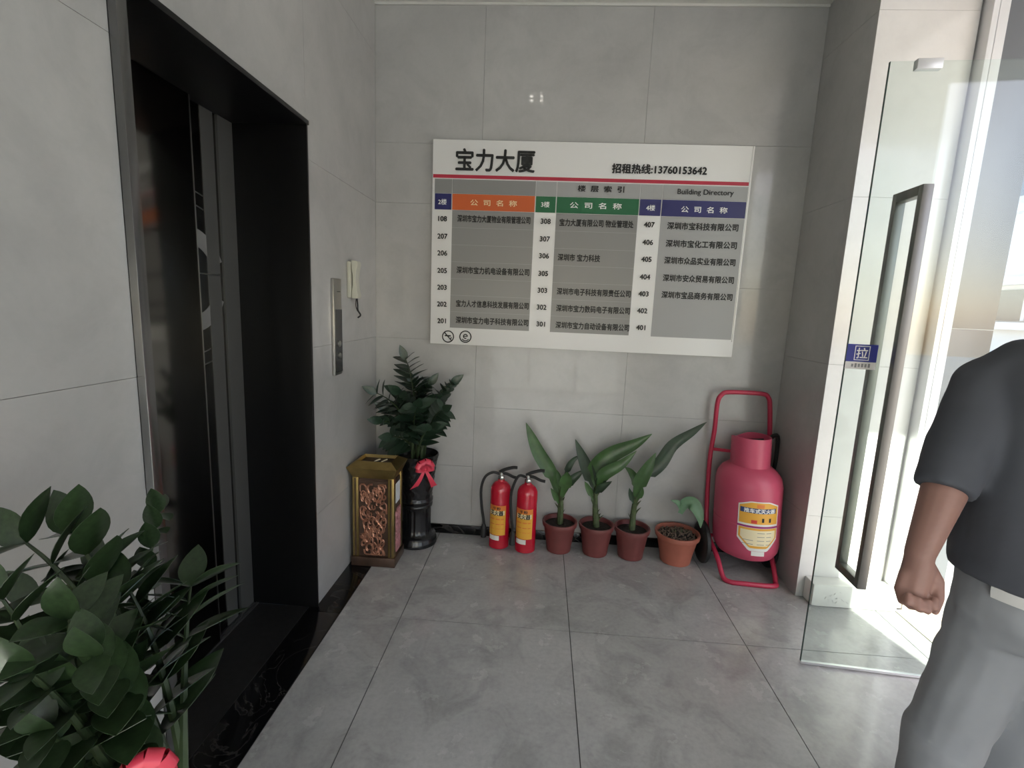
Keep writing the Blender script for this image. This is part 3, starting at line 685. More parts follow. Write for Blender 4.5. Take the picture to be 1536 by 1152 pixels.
rim.add([(o_[0], o_[2], .579), (o_[1], o_[2], .579), (o_[1], o_[3], .579), (o_[0], o_[3], .579), (i_[0], i_[2], .608), (i_[1], i_[2], .608), (i_[1], i_[3], .608), (i_[0], i_[3], .608),
         (i_[0]+.006, i_[2]+.006, .590), (i_[1]-.006, i_[2]+.006, .590), (i_[1]-.006, i_[3]-.006, .590), (i_[0]+.006, i_[3]-.006, .590)],
        [[0, 1, 5, 4], [1, 2, 6, 5], [2, 3, 7, 6], [3, 0, 4, 7], [4, 5, 9, 8], [5, 6, 10, 9], [6, 7, 11, 10], [7, 4, 8, 11], [3, 2, 1, 0]])
rim.build('top_frame', 'gold', bn)
box('ash_tray', 'bronze', i_[0]+.006, i_[1]-.006, i_[2]+.006, i_[3]-.006, 0.5795, 0.591, bn)
for x in (-0.90, -0.86): MB().tube([(x, 2.55, 0.594), (x+0.02, 2.59, 0.596)], 0.004, 6).build('cigarette_end', 'labcream', bn)

# ------------------------------------------------------------------ hand-held extinguishers
def wrap(cx, cy, R, ang0, z0):
    """flat (u, v) in metres onto a cylinder; u=0 faces angle ang0 (0 = towards -Y)"""
    def fn(u, v):
        a = ang0+u/R; return Vector((cx+R*math.sin(a), cy-R*math.cos(a), z0+v))
    return fn
def patch(fn, u0, u1, v0, v1, n=10, poly=None):
    rows = []
    for i in range(n+1):
        u = u0+(u1-u0)*i/n
        lo, hi = (v0, v1) if poly is None else poly(u)
        rows.append([fn(u, lo), fn(u, (lo+hi)/2), fn(u, hi)])
    return MB().grid(rows)
def extinguisher(cx, cy, label, turn, hb=1.0, hy=0.0):
    r = thing('fire_extinguisher', (cx, cy, 0), label, 'extinguisher', 'hand extinguishers by the skirting')
    R = 0.0625
    MB().lathe([(0.055, 0.003), (R, 0.006), (R, 0.05), (R+0.001, 0.05), (R+0.001, 0.056), (R, 0.056), (R, 0.365), (0.060, 0.385), (0.050, 0.405), (0.034, 0.418), (0.022, 0.424), (0.020, 0.436)], (cx, cy, 0), 32).build('body', 'red', r, smooth=True, sharp=30)
    v = MB().lathe([(0.018, 0.436), (0.021, 0.438), (0.021, 0.452), (0.014, 0.456), (0.014, 0.474), (0.008, 0.480)], (cx, cy, 0), 16).build('valve', 'valve', r, smooth=True)
    MB().lathe([(0.0135, 0), (0.0135, 0.010), (0.011, 0.012)], (cx+0.004, cy-0.016, 0.449), 16, axis=Matrix.Rotation(PI/2, 3, 'X')).build('gauge', 'valve', v, smooth=True)
    c, s = math.cos(turn), math.sin(turn); L = lambda x, z: (cx+x*c, cy+x*s, z)
    MB().tube(smooth_path([L(-0.012, 0.478), L(0.02, 0.497), L(0.07, 0.515), L(0.098, 0.517)], 4), 0.0068, 6, flat=1.5).build('lever', 'rubber', r, smooth=True)
    MB().tube(smooth_path([L(-0.012, 0.470), L(0.03, 0.472), L(0.075, 0.456), L(0.105, 0.452)], 4), 0.0065, 6, flat=1.5).build('carry_handle', 'rubber', r, smooth=True)
    MB().tube(smooth_path([L(-0.012, 0.466), L(-0.055, 0.470)]+[(cx-q*hb, cy+hy, z) for q, z in ((0.100, 0.440), (0.122, 0.36), (0.115, 0.25), (0.100, 0.16), (0.098, 0.12))], 5), 0.0085, 8).build('hose', 'rubber', r, smooth=True)
    MB().lathe([(0.010, 0.0), (0.017, -0.02), (0.018, -0.085), (0.014, -0.086)], (cx-0.098*hb, cy+hy, 0.135), 14).build('nozzle', 'rubber', r, smooth=True)
    a0 = -0.25
    lb = patch(wrap(cx, cy, R+0.0008, a0, 0.0), -0.058, 0.058, 0.095, 0.285).build('label_sticker', 'labyel', r, smooth=True)
    f2 = wrap(cx, cy, R+0.0014, a0, 0.0)
    patch(f2, -0.058, 0.058, 0.255, 0.285).build('label_band', 'labor', lb, smooth=True)
    patch(f2, -0.050, 0.050, 0.225, 0.252).build('label_band', 'labcream', lb, smooth=True)
    patch(f2, -0.050, 0.020, 0.062, 0.092).build('inspection_tag', 'labwhite', lb, smooth=True)
    text('灭火器', 0.034, 'ink', lb, wrap(cx, cy, R+0.002, a0, 0.238), 0.0012, 1.0, 'CENTER', 0.085)
    text('干粉', 0.020, 'ink', lb, wrap(cx, cy, R+0.002, a0, 0.268), 0.0005, 1.2, 'CENTER', 0.05)
    for k in range(3):
        for (u0, u1) in ((-0.045, -0.012), (-0.004, 0.022), (0.028, 0.046)):
            patch(f2, u0, u1, 0.195-k*0.03, 0.195-k*0.03+(0.003 if k else 0.008), 4).build('print_block', 'labor' if k != 1 else 'labred', lb)
    return r
extinguisher(-0.205, 2.83, 'red hand extinguisher with a yellow label, its hose hanging free against the wall', -0.15)
extinguisher(-0.040, 2.80, 'red hand extinguisher with a yellow label beside the first potted cane plant', -0.15, 0.80, -0.045)

# ------------------------------------------------------------------ wheeled extinguisher
tx, ty = 1.236, 2.745
tr = thing('wheeled_extinguisher', (tx, ty, 0), 'large pinkish red wheeled fire extinguisher on a tube trolley by the entrance pier', 'extinguisher')
R = 0.178
tilt = Matrix.Rotation(math.radians(-4), 3, 'X')
prof = [(0.06, 0.108), (0.12, 0.116), (0.155, 0.135), (0.172, 0.165), (R, 0.20), (R, 0.33), (R+0.0015, 0.332), (R+0.0015, 0.338), (R, 0.34), (R, 0.545), (0.170, 0.585), (0.148, 0.62), (0.115, 0.645), (0.085, 0.655)]
def cylp(x, y, z): return Vector((tx+x-0.035*(z-0.4)*1.6, ty+y, z))
def shear(b):
    for v in b.v: v.x -= 0.056*(v.z-0.4)
    return b
shear(MB().lathe(prof, (tx, ty, 0), 40)).build('tank', 'pinkred', tr, smooth=True, sharp=30)
col_ = MB()
for rr, flip in ((0.104, 1), (0.099, -1)):
    rows = []
    for i in range(33):
        a = 2*PI*i/32; dip = 0.03*max(0, math.cos(a-2.2))**4
        rows.append([Vector((tx+rr*math.cos(a), ty+rr*math.sin(a), z)) for z in (0.636, 0.73, 0.815-dip)])
    col_.grid(rows)
rows = []
for i in range(33):
    a = 2*PI*i/32; dip = 0.03*max(0, math.cos(a-2.2))**4
    rows.append([Vector((tx+q*math.cos(a), ty+q*math.sin(a), 0.815-dip)) for q in (0.104, 0.099)])
col_.grid(rows); shear(col_).build('valve_collar', 'pinkred', tr, smooth=True)
shear(MB().lathe([(0.03, 0.65), (0.03, 0.70), (0.018, 0.71), (0.018, 0.76), (0.03, 0.765), (0.03, 0.775)], (tx, ty, 0), 16)).build('valve', 'valve', tr, smooth=True)
shear(MB().tube([(tx-0.05, ty, 0.785), (tx+0.06, ty-0.02, 0.80)], 0.006, 6)).build('valve_lever', 'rubber', tr)
# frame: one bent tube from the handle down behind the tank and forward as the foot
fy = ty+R+0.004-0.03
def fz(x, y, z): return (x, y, z)
hl, hr = P(1083, 640, y=2.875), P(1162, 640, y=2.875)
fl_, fr_ = P(1080, 815, y=2.80), P(1152, 826, y=2.80)
path = [P(1098, 877, z=0.013), P(1088, 860, z=0.03), P(1077, 815, y=2.66)]
left = [(1.125, 2.565, 0.013), (1.090, 2.60, 0.02), (1.075, 2.68, 0.10), (1.06, 2.80, 0.17), (1.065, 2.885, 0.26), (1.055, 2.905, 0.60), (1.062, 2.90, 0.80), (1.058, 2.89, 0.96), (1.075, 2.887, 1.015), (1.12, 2.885, 1.035)]
right = [(1.30, 2.885, 1.035), (1.345, 2.887, 1.015), (1.362, 2.89, 0.96), (1.385, 2.90, 0.80), (1.405, 2.905, 0.60), (1.413, 2.885, 0.26), (1.40, 2.80, 0.17), (1.385, 2.68, 0.10), (1.375, 2.60, 0.02), (1.34, 2.558, 0.013)]
MB().tube(smooth_path(left+right+[left[0]], 5)[:-1], 0.0135, 10, closed=True).build('trolley_frame', 'tubered', tr, smooth=True)
MB().tube([(1.066, 2.903, 0.68), (1.15, 2.80, 0.70)], 0.010, 8).build('frame_bracket', 'tubered', tr, smooth=True)
MB().tube([(1.06, 2.875, 0.14), (1.41, 2.875, 0.14)], 0.011, 8).build('axle', 'tubered', tr, smooth=True)
for x in (1.028, 1.422):
    wm = Matrix.Rotation(PI/2, 3, 'Y')
    wz = (x-0.016 if x < 1.2 else x-0.028, 2.812, 0.128)
    wh = MB().lathe([(0.085, -0.002), (0.115, 0.0), (0.126, 0.008), (0.126, 0.024), (0.115, 0.032), (0.085, 0.034)], wz, 28, axis=wm).build('wheel', 'rubber', tr, smooth=True)
    MB().lathe([(0.084, 0.006), (0.084, 0.028)], wz, 20, axis=wm).build('wheel_hub', 'bgrey', wh)
MB().tube(smooth_path([(1.30, 2.80, 0.74), (1.40, 2.85, 0.80), (1.425, 2.87, 0.70), (1.425, 2.88, 0.58), (1.40, 2.90, 0.45)], 5), 0.012, 8).build('hose', 'rubber', tr, smooth=True)
la = -0.02
def cfn(Ro):
    g = wrap(tx, ty, Ro, la, 0.0)
    def fn(u, v):
        p = g(u, v); p.x -= 0.056*(p.z-0.4); return p
    return fn
def octo(w, z0, z1, c):
    def q(u):
        k = max(0, abs(u)-w*0.45)/(w*0.55); return z0+c*k*1.5, z1-c*k*0.5
    return q
f1, f2, f3, f4 = cfn(R+0.002), cfn(R+0.0026), cfn(R+0.0032), cfn(R+0.004)
lab = patch(f1, -0.112, 0.112, 0, 0, 20, octo(0.112, 0.205, 0.490, 0.045)).build('label_sticker', 'labwhite', tr, smooth=True)
patch(f2, -0.106, 0.106, 0, 0, 20, lambda u: (0.362, octo(0.106, 0.2, 0.484, 0.045)(u)[1])).build('label_panel', 'labyel', lab, smooth=True)
patch(f2, -0.106, 0.106, 0, 0, 20, lambda u: (octo(0.106, 0.222, 0.48, 0.040)(u)[0], 0.338)).build('label_panel', 'labyel', lab, smooth=True)
patch(f3, -0.096, 0.096, 0, 0, 20, lambda u: (octo(0.106, 0.236, 0.48, 0.038)(u)[0], 0.326)).build('label_panel', 'labcream', lab, smooth=True)
patch(f3, -0.102, 0.092, 0.424, 0.452, 16).build('label_band', 'labblue', lab, smooth=True)
patch(f3, -0.114, 0.114, 0.340, 0.351, 16).build('label_stripe', 'labmag', lab, smooth=True)
patch(f3, -0.020, 0.020, 0.455, 0.476, 6).build('label_mark', 'labor', lab, smooth=True)
patch(f3, -0.045, -0.015, 0.366, 0.385, 6).build('label_mark', 'labred', lab, smooth=True)
patch(f1, -0.035, 0.035, 0.178, 0.204, 8).build('inspection_tag', 'labwhite', lab, smooth=True)
def f4t(z): return lambda u, v: f4(u, z+v)
text('推车式灭火器', 0.026, 'inkwhite', lab, f4t(0.438), 0.0008, 1.0, 'CENTER', 0.17)
for u in (0.01, 0.05): patch(f4, u, u+0.012, 0.375, 0.398, 3).build('print_block', 'ink', lab)
for k in range(4):
    for (u0, u1) in ((-0.085, -0.03), (-0.01, 0.03), (0.04, 0.07)):
        if k < 2 and u0 < -0.05: continue
        patch(f4, u0, u1, 0.31-k*0.022, 0.313-k*0.022, 5).build('print_line', 'bgrey', lab)

# ------------------------------------------------------------------ pots along the wall
def plant_pot(root, cx, cy, m, rb, rt, h, soil='soil'):
    prof = [(rb-0.008, 0.006), (rb-0.006, 0.002), (rb, 0.002), (rb+0.002, 0.012), (rb+0.15*(rt-rb), h*0.2), (rb+0.75*(rt-rb), h*0.80), (rt-0.006, h-0.030), (rt+0.003, h-0.026), (rt+0.006, h-0.006), (rt+0.003, h), (rt-0.006, h), (rt-0.010, h-0.03), (rt-0.014, h-0.035)]
    MB().lathe(prof, (cx, cy, 0), 36).build('pot', m, root, smooth=True, sharp=50)
    MB().lathe([(0.0, h-0.020), (rt*0.5, h-0.022), (rt-0.011, h-0.026)], (cx, cy, 0), 24, cap0=False, cap1=False).build('soil', soil, root)
def strap(root, pts, w, m, twist=0.0, base=None, prof=0.75):
    """long pointed leaf through points"""
    pth = smooth_path(pts, 6); n = len(pth); rows = []
    for i, p in enumerate(pth):
        t = i/(n-1); tg = (pth[min(i+1, n-1)]-pth[max(i-1, 0)]).normalized()
        sd = tg.cross(Vector((math.sin(twist*t), -math.cos(twist*t), 0.25))).normalized(); nr = sd.cross(tg)
        hw = w/2*max(0.03, (math.sin(PI*min(1, (t*0.93+0.07)**prof)))**0.8)
        if t < 0.25: hw = max(hw*0.55, w*0.16)
        rows.append([p-sd*hw+nr*hw*0.3, p-sd*hw*0.5+nr*hw*0.08, p, p+sd*hw*0.5+nr*hw*0.08, p+sd*hw+nr*hw*0.3])
    b = MB().grid(rows); k = len(b.v)
    off = Vector((0, 0.0016, -0.0004)); b.v += [v+off for v in b.v[:k]]; b.f += [[i+k for i in f[::-1]] for f in b.f[:]]
    return b.build('leaf', m, root, smooth=True, sharp=75)
def cane_plant(cx, cy, label, leaves, stubs, h, seed, group=None):
    rnd = random.Random(seed)
    root = thing('potted_cane_plant', (cx, cy, 0), label, 'plant', group)
    plant_pot(root, cx, cy, 'plasticpot', 0.074, 0.103, 0.190)
    top = stubs[-1]; pth = smooth_path([Vector((cx, cy, 0.16))]+[Vector(s) for s in stubs], 5)
    st_ = MB().tube(pth, [0.020-0.008*i/(len(pth)-1) for i in range(len(pth))], 8).build('cane', 'cane', root, smooth=True)
    n = len(pth)
    for k in range(11):
        p = pth[min(n-1, int(n*(0.15+0.8*k/11)))]; a = rnd.uniform(0, 6.28); d = Vector((math.cos(a), math.sin(a)*0.6, 0)); L = rnd.uniform(0.025, 0.055)
        b = MB(); tp_ = p+d*(0.018+L*0.5)+Vector((0, 0, L*0.8)); b.tube([p+d*0.008-Vector((0, 0, 0.01)), p+d*0.022+Vector((0, 0, L*0.35)), tp_], [0.011, 0.008, 0.0012], 5, flat=0.5)
        b.build('leaf_stub', 'cane', st_, smooth=True)
    for (pts, w, m, tw) in leaves: strap(root, pts, w, m, tw)
    return root
def Q(px, py, y=2.84): return P(px, py, y=y)
p1 = [Q(841, 757), Q(840, 745), Q(842, 735)]
cane_plant(0.168, 2.835, 'potted cane plant with one tall upright green leaf, beside the hand extinguishers',
    [([Q(838, 745), Q(826, 710), Q(808, 680), Q(797, 655), Q(789, 634)], 0.085, 'strap', 0.2),
     ([Q(841, 745), Q(837, 725), Q(835, 712), Q(829, 700)], 0.055, 'strap', 0), ([Q(843, 745, 2.80), Q(848, 725, 2.78), Q(850, 714, 2.77), Q(851, 708, 2.76)], 0.075, 'strap', 0),
     ([Q(845, 742), Q(856, 722), Q(867, 712), Q(876, 705)], 0.050, 'strapd', 0), ([Q(846, 720), Q(852, 702), Q(860, 690), Q(872, 682)], 0.040, 'strapd', 0.4),
     ([Q(838, 755, 2.8), Q(832, 742, 2.78), Q(826, 732, 2.77)], 0.035, 'strap', 0)], p1, 0.2, 1)
p2 = [Q(893, 765), Q(893, 745), Q(895, 728)]
cane_plant(0.392, 2.825, 'potted cane plant with two broad leaves spreading sideways, between the two upright cane plants',
    [([Q(893, 735), Q(884, 712), Q(873, 685), Q(863, 659)], 0.080, 'strapd', 0.1),
     ([Q(895, 730), Q(893, 705), Q(915, 683), Q(950, 667), Q(978, 651)], 0.105, 'strap', 0.1), ([Q(897, 732, 2.80), Q(905, 712, 2.77), Q(932, 696, 2.76), Q(955, 676, 2.77)], 0.075, 'strap', 0.2),
     ([Q(893, 740, 2.80), Q(904, 730, 2.78), Q(918, 722, 2.77)], 0.045, 'strapd', 0), ([Q(895, 735, 2.8), Q(904, 715, 2.8), Q(910, 700, 2.8)], 0.06, 'strapd', 0),
     ([Q(890, 750, 2.8), Q(882, 732, 2.79), Q(877, 722, 2.78)], 0.035, 'strap', 0)], p2, 0.2, 2)
p3 = [Q(950, 770), Q(953, 750), Q(955, 735)]
cane_plant(0.606, 2.815, 'potted cane plant with one very long leaf reaching towards the wheeled extinguisher',
    [([Q(952, 745), Q(968, 715), Q(990, 694), Q(1008, 668), Q(1038, 648), Q(1060, 633)], 0.085, 'strapd', 0.3),
     ([Q(953, 745, 2.80), Q(960, 722, 2.78), Q(972, 700, 2.77), Q(984, 679, 2.77)], 0.085, 'strap', 0.1), ([Q(951, 745), Q(953, 722), Q(946, 708), Q(937, 700)], 0.050, 'strap', 0.2),
     ([Q(950, 755, 2.8), Q(946, 742, 2.79), Q(944, 732, 2.78)], 0.03, 'strapd', 0), ([Q(956, 750, 2.8), Q(962, 740, 2.79), Q(964, 730, 2.78)], 0.03, 'strap', 0)], p3, 0.2, 3)
# terracotta pot with gravel and one wilting leaf
gx, gy = 0.874, 2.80
gp = thing('terracotta_pot', (gx, gy, 0), 'orange terracotta pot of gravelly soil with one wilting leaf', 'plant')
plant_pot(gp, gx, gy, 'terracotta', 0.088, 0.126, 0.185)
gv = MB(); rg = random.Random(9)
for i in range(260):
    a = rg.uniform(0, 6.28); r = 0.108*math.sqrt(rg.random()); s = rg.uniform(0.003, 0.007)
    gv.sphere((gx+r*math.cos(a), gy+r*math.sin(a), 0.166+0.018*(1-r/0.108)+rg.uniform(0, 0.004)), s, 5, 4, (1, rg.uniform(.7, 1.2), rg.uniform(.6, 1)))
MB().lathe([(0.0, 0.183), (0.05, 0.176), (0.112, 0.160)], (gx, gy, 0), 24, cap0=False, cap1=False).build('soil_mound', 'soil', gp)
gv.build('gravel', 'gravel', gp, kind='stuff')
strap(gp, [Q(1020, 770, 2.82), Q(1028, 757, 2.81), Q(1040, 757, 2.79), Q(1049, 775, 2.77), Q(1051, 792, 2.765)], 0.085, 'wilt', 0.3)
strap(gp, [Q(1024, 768, 2.82), Q(1018, 755, 2.81), Q(1006, 750, 2.80)], 0.035, 'wilt', 0.3)
for k in range(5):
    a = rg.uniform(0, 6.28); MB().tube([(gx+0.02*k-0.03, gy, 0.17), (gx+0.02*k-0.03+0.02*math.cos(a), gy+0.02*math.sin(a), 0.205)], 0.002, 5).build('twig', 'cane', gp)

# ------------------------------------------------------------------ glass door leaf standing open
GA = Vector((1.190, 1.966, 0)); ge = Vector((0.526, -0.036, 0)).normalized(); gn = Vector((ge.y, -ge.x, 0))   # gn: towards the camera
def ob(s0, s1, t0, t1, z0, z1):
    b = MB().box(s0, s1, t0, t1, z0, z1)
    b.v = [GA+ge*v.x+gn*v.y+Vector((0, 0, v.z)) for v in b.v]; return b
gd = thing('glass_door', tuple(GA+ge*0.84), 'frameless glass door leaf standing open beside the white pier', 'door')
ob(0, 0.84, -0.005, 0.005, 0.014, 2.396).build('pane', 'glass', gd)
ob(-0.0012, 0.0, -0.005, 0.005, 0.014, 2.396).build('pane_edge', 'glassedge', gd)
ob(0.0, 0.84, -0.006, 0.006, 0.004, 0.0138).build('bottom_seal', 'alu', gd)
ob(0.085, 0.168, -0.012, 0.012, 2.368, 2.402).build('top_clamp', 'alu', gd, bevel=0.002)
ob(0.70, 0.86, -0.016, 0.016, 0.004, 0.075).build('hinge_patch', 'steel', gd, bevel=0.002)
hd = ob(0.128, 0.163, 0.055, 0.080, 0.415, 1.965).build('handle_bar', 'darksteel', gd, bevel=0.002)
ob(0.128, 0.163, -0.090, -0.065, 0.415, 1.965).build('handle_bar', 'darksteel', gd, bevel=0.002)
for z in (0.415, 1.930): ob(0.128, 0.163, -0.065, 0.055, z, z+0.035).build('handle_crossbar', 'darksteel', gd, bevel=0.002)
sk = ob(-0.002, 0.108, 0.0053, 0.0062, 1.322, 1.390).build('door_sticker', 'blue', gd)
ob(-0.002, 0.108, 0.0053, 0.0062, 1.293, 1.3215).build('sticker_strip', 'labwhite', sk)
def gfn(s, z): return lambda u, v: GA+ge*(s+u)+gn*0.0068+Vector((0, 0, z+v))
text('拉', 0.044, 'inkwhite', sk, gfn(0.053, 1.356), 0.0006)
fr = MB()
for a in ((0.026, 0.080, 1.328, 1.3305), (0.026, 0.080, 1.3815, 1.384), (0.026, 0.0285, 1.3305, 1.3815), (0.0775, 0.080, 1.3305, 1.3815)):
    fr.v, fr.f = (fr.v, fr.f); q = ob(a[0], a[1], 0.0063, 0.0068, a[2], a[3]); fr.add(q.v, q.f)
fr.build('sticker_outline', 'inkwhite', sk)
rs = random.Random(2)
for k in range(6): ob(0.020+k*0.012, 0.0275+k*0.012, 0.0063, 0.0068, 1.299+rs.uniform(0, 0.003), 1.316-rs.uniform(0, 0.003)).build('print_mark', 'bgrey', sk)

# ------------------------------------------------------------------ person walking out
fwd = Vector((0.50, 0.866, 0)); lft = Vector((-0.866, 0.50, 0)); UPV = Vector((0, 0, 1))
PC = Vector((1.215, 1.115, 0))
def B(l, f, z): return PC+lft*l+fwd*f+Vector((0, 0, z))
Sh = P(1484, 578, y=1.205); El = P(1430, 700, y=1.155); Wr = P(1379, 832, y=1.08); Kn = P(1368, 886, y=1.06)
LH = B(0.09, 0.01, 0.82); LK = P(1408, 1122, y=1.17); LA = Vector((0.875, 0.93, 0.13))
RH = B(-0.09, 0.0, 0.82); RK = P(1492, 1135, y=1.20); RA = Vector((1.155, 1.235, 0.085))
RS = B(-0.175, 0.0, 1.385); RE = B(-0.245, 0.06, 1.10); RW = B(-0.23, 0.22, 0.96)
def caps(b, pts, rs, n=14):
    pts = [Vector(p) for p in pts]
    b.tube(pts, rs, n)
    for p, r in zip(pts, rs): b.sphere(p, r*0.998, n, 10)
    return b
def rings(b, rows, n=28):
    """rows: (centre, half width along lft, half depth along fwd)"""
    vs = []; fs = []
    for c, hw, hd_ in rows:
        for j in range(n):
            a = 2*PI*j/n; e = 0.85
            ca, sa = math.cos(a), math.sin(a)
            vs.append(c+lft*(hw*math.copysign(abs(ca)**e, ca))+fwd*(hd_*math.copysign(abs(sa)**e, sa)))
    for i in range(len(rows)-1):
        for j in range(n): fs.append([i*n+j, i*n+(j+1) % n, (i+1)*n+(j+1) % n, (i+1)*n+j])
    fs += [list(range(n))[::-1], [(len(rows)-1)*n+j for j in range(n)]]
    return b.add(vs, fs)
def solid(b, name, m, parent, voxel, smooth_it=6, disp=0.0, dscale=0.12, label=None):
    o = b.build(name, m, parent)
    rm = o.modifiers.new('r', 'REMESH'); rm.mode = 'VOXEL'; rm.voxel_size = voxel; rm.use_smooth_shade = True
    if smooth_it:
        sm = o.modifiers.new('s', 'SMOOTH'); sm.factor = 0.5; sm.iterations = smooth_it
    if disp:
        tx_ = bpy.data.textures.new('folds', 'CLOUDS'); tx_.noise_scale = dscale; tx_.noise_depth = 1
        dm = o.modifiers.new('d', 'DISPLACE'); dm.texture = tx_; dm.strength = disp; dm.mid_level = 0.5; dm.texture_coords = 'GLOBAL'
    me = eval_mesh(o); o.modifiers.clear(); old = o.data; o.data = me; bpy.data.meshes.remove(old); me.name = name
    if not me.materials: me.materials.append(M[m])
    me.polygons.foreach_set('use_smooth', [True]*len(me.polygons))
    if label: o['label'] = label
    return o
man = thing('person', (PC.x, PC.y, 0), 'person in a charcoal shirt and grey trousers walking out past the glass door', 'person')
body = MB()
caps(body, [B(0.075, 0, 0.80), LH.lerp(LK, 0.3)+Vector((0.022, 0, 0)), LK, LA], [0.068, 0.066, 0.050, 0.036]); caps(body, [B(-0.075, 0, 0.80), RH.lerp(RK, 0.3), RK, RA], [0.068, 0.066, 0.050, 0.036])
rings(body, [(B(0, 0, 0.77), 0.125, 0.08), (B(0, 0, 0.90), 0.145, 0.095), (B(0, 0, 1.05), 0.145, 0.09), (B(0, 0, 1.22), 0.165, 0.10), (B(0, 0, 1.36), 0.15, 0.085), (B(0, 0.01, 1.43), 0.07, 0.06)])
caps(body, [B(0, 0.005, 1.40), B(0, 0.03, 1.56)], [0.058, 0.052])
HC = B(0, 0.055, 1.655)
body.sphere(HC, 0.1, 20, 14, (0.80, 0.92, 1.18)); body.sphere(HC+fwd*0.03-UPV*0.06, 0.062, 16, 10, (1, 1, 0.95))
caps(body, [HC+fwd*0.092+UPV*0.012, HC+fwd*0.112-UPV*0.022], [0.010, 0.014], 8)
caps(body, [HC+fwd*0.090-UPV*0.058-lft*0.016, HC+fwd*0.094-UPV*0.057, HC+fwd*0.090-UPV*0.058+lft*0.016], [0.007, 0.009, 0.007], 8)
for s in (-1, 1): body.sphere(HC+lft*(0.083*s)-UPV*0.008, 0.026, 10, 8, (0.5, 0.5, 1.15))
caps(body, [Sh, El], [0.050, 0.041]); caps(body, [El, El.lerp(Wr, 0.3), Wr], [0.041, 0.0435, 0.0285])
caps(body, [RS, RE], [0.050, 0.040]); caps(body, [RE, RW], [0.040, 0.028])
def hand(b, Wp, d, th, pn, L=1.0):
    d, th, pn = d.normalized(), th.normalized(), pn.normalized()
    K0 = Wp+d*0.080*L
    caps(b, [Wp, Wp+d*0.03+th*0.004, K0], [0.027, 0.031, 0.030], 12)
    for i, off in enumerate((0.029, 0.010, -0.010, -0.028)):
        k = K0+th*off+d*(0.008-0.004*abs(i-1.2)); Lf = (0.030, 0.034, 0.032, 0.026)[i]
        caps(b, [Wp+d*0.045+th*off*0.8, k], [0.013, 0.0115], 10)
        a1 = (d*0.75+pn*0.7).normalized(); a2 = (d*-0.35+pn*0.95).normalized(); a3 = (d*-0.95-pn*0.25).normalized()
        p1_ = k+a1*Lf; p2_ = p1_+a2*Lf*0.72; p3_ = p2_+a3*Lf*0.55
        caps(b, [k, p1_, p2_, p3_], [0.0115, 0.0102, 0.0094, 0.0080], 10)
    t0 = Wp+d*0.024+th*0.024; t1 = t0+(d*0.75+th*0.55+pn*0.35)*0.036; t2 = t1+(d*0.97+th*0.05+pn*0.3)*0.034; t3 = t2+(d*1.0-th*0.22+pn*0.2)*0.026
    caps(b, [t0, t1, t2, t3], [0.016, 0.0135, 0.0115, 0.0085], 10)
hand(body, Wr, Kn-Wr, Vector((1, 0.05, -0.05)), Vector((-0.15, -1, 0.05)), 1.0)
hand(body, RW, RW-RE+UPV*-0.05, lft*-0.2+fwd*0.3+UPV*0.9, lft, 0.95)
solid(body, 'body', 'skin', man, 0.0045, 4)
# clothes
sh = MB()
rings(sh, [(B(0.0, 0, 0.890), 0.190, 0.142), (B(0, 0, 0.93), 0.192, 0.142), (B(0, 0, 1.07), 0.188, 0.135), (B(0, 0, 1.22), 0.196, 0.135), (B(0, 0, 1.355), 0.194, 0.120), (B(0, 0, 1.425), 0.165, 0.098), (B(0, 0.005, 1.475), 0.090, 0.080), (B(0, 0.012, 1.50), 0.070, 0.068)])
cuff = El.lerp(Wr, 0.28)
caps(sh, [B(0.12, 0, 1.385), Sh, Sh.lerp(El, 0.55)], [0.072, 0.074, 0.070]); sh.tube([Sh.lerp(El, 0.5), El, cuff], [0.070, 0.063, 0.058], 16)
caps(sh, [B(-0.12, 0, 1.385), RS, RS.lerp(RE, 0.55)], [0.072, 0.074, 0.068]); sh.tube([RS.lerp(RE, 0.5), RE, RE.lerp(RW, 0.2)], [0.068, 0.060, 0.057], 16)
solid(sh, 'shirt', 'shirt', man, 0.008, 5, 0.012, 0.10)
MB().tube(arc(B(0, 0.014, 1.503), 0.070, 0, 2*PI*23/24, 23, lft, fwd), 0.011, 8, closed=True).build('collar', 'shirt', man, smooth=True)
ts = MB()
rings(ts, [(B(0, 0, 0.74), 0.150, 0.108), (B(0, 0, 0.80), 0.172, 0.125), (B(0, 0, 0.88), 0.172, 0.125), (B(0, 0, 0.93), 0.160, 0.115)])
caps(ts, [B(0.080, 0, 0.80), LH.lerp(LK, 0.3)+Vector((0.022, 0, 0)), LK], [0.092, 0.090, 0.080]); ts.tube([LH.lerp(LK, 0.9), LK, LK.lerp(LA, 0.5), LA+UPV*0.0], [0.083, 0.080, 0.073, 0.072], 18)
caps(ts, [B(-0.085, 0, 0.80), RH.lerp(RK, 0.3), RK], [0.095, 0.098, 0.080]); ts.tube([RH.lerp(RK, 0.9), RK, RK.lerp(RA, 0.5), RA+UPV*0.02], [0.081, 0.078, 0.072, 0.070], 18)
solid(ts, 'trousers', 'trouser', man, 0.008, 4, 0.014, 0.09)
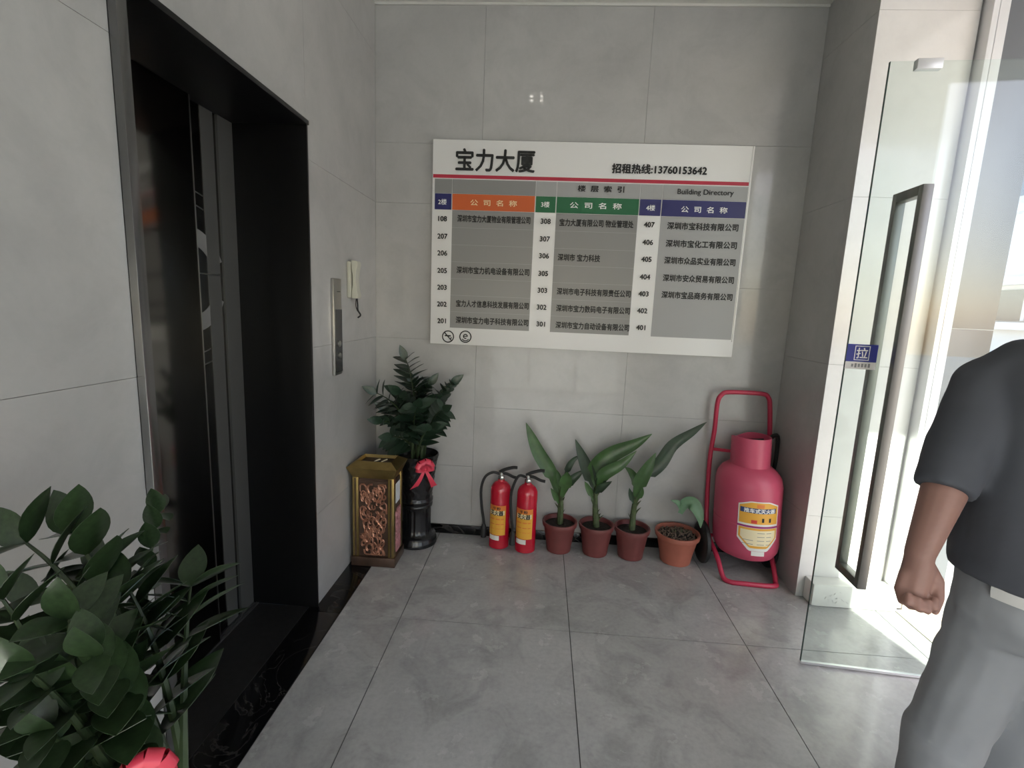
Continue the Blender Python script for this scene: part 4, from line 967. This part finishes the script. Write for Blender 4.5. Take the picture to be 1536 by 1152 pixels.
# pale shirt tail showing under the hem at the back
rows = []
for i in range(15):
    a = -PI/2-0.75+1.5*i/14
    c = lambda hw, hd_, z: B(hw*math.cos(a), hd_*math.sin(a), z)
    rows.append([c(0.188, 0.143, 0.900), c(0.187, 0.144, 0.880), c(0.184, 0.143, 0.866)])
MB().grid(rows).build('shirt_tail', 'bwhite', man, smooth=True)
def shoe(A, toe, pitch_):
    f = Vector(toe).normalized(); s = f.cross(UPV); b = MB(); zz = UPV*pitch_
    base = Vector((A.x, A.y, 0.0))
    secs = [(-0.075, 0.030, 0.02, 0.085), (-0.05, 0.038, 0.012, 0.095), (0.0, 0.040, 0.012, 0.095), (0.06, 0.042, 0.012, 0.07), (0.12, 0.047, 0.012, 0.052), (0.17, 0.040, 0.012, 0.042), (0.195, 0.020, 0.014, 0.030)]
    vs = []; fs = []; n = 12
    for (u, hw, z0, z1) in secs:
        lift = max(0, (0.09-u))*pitch_
        for j in range(n):
            a = 2*PI*j/n; vs.append(base+f*u+s*(hw*math.cos(a))+UPV*(max(0.008, (z0+z1)/2+(z1-z0)/2*math.sin(a))+lift))
    for i in range(len(secs)-1):
        for j in range(n): fs.append([i*n+j, i*n+(j+1) % n, (i+1)*n+(j+1) % n, (i+1)*n+j])
    fs += [list(range(n))[::-1], [(len(secs)-1)*n+j for j in range(n)]]
    b.add(vs, fs); o = b.build('shoe', 'shoe', man, smooth=True, sharp=60)
    rows = []
    sl2 = MB(); top = []; bot = []
    for (u, hw, z0, z1) in secs:
        lift = max(0, (0.09-u))*pitch_; top.append((u, hw*1.04, lift))
    ring_ = [base+f*u+s*hw+UPV*(0.001+l) for u, hw, l in top]+[base+f*u-s*hw+UPV*(0.001+l) for u, hw, l in reversed(top)]
    sl2.prism(ring_, (0, 0, 0.018)); sl2.build('sole', 'sole', o)
shoe(LA, fwd, 0.45); shoe(RA, fwd, 0.0)
hr = MB()
hr.sphere(HC-fwd*0.012+UPV*0.014, 0.104, 22, 14, (0.83, 0.93, 1.16))
hm = hr.build('hair', 'hair', man, smooth=True)
bm = bmesh.new(); bm.from_mesh(hm.data); org = wloc(man)
for v in list(bm.verts):
    q = v.co+org-HC
    if q.dot(fwd) > 0.052 and q.z < 0.065 or q.z < -0.055: bm.verts.remove(v)
bm.to_mesh(hm.data); bm.free()
for s in (-1, 1):
    e = MB().sphere(HC+fwd*0.083+lft*(0.032*s)+UPV*0.006, 0.012, 10, 8, (1, 1, 0.7)).build('eye', 'eye', man, smooth=True)
    MB().sphere(HC+fwd*0.093+lft*(0.032*s)+UPV*0.006, 0.0045, 8, 6).build('iris', 'ink', e, smooth=True)
    MB().tube([HC+fwd*0.087+lft*(0.018*s)+UPV*0.027, HC+fwd*0.083+lft*(0.046*s)+UPV*0.028], 0.004, 6).build('eyebrow', 'hair', man)
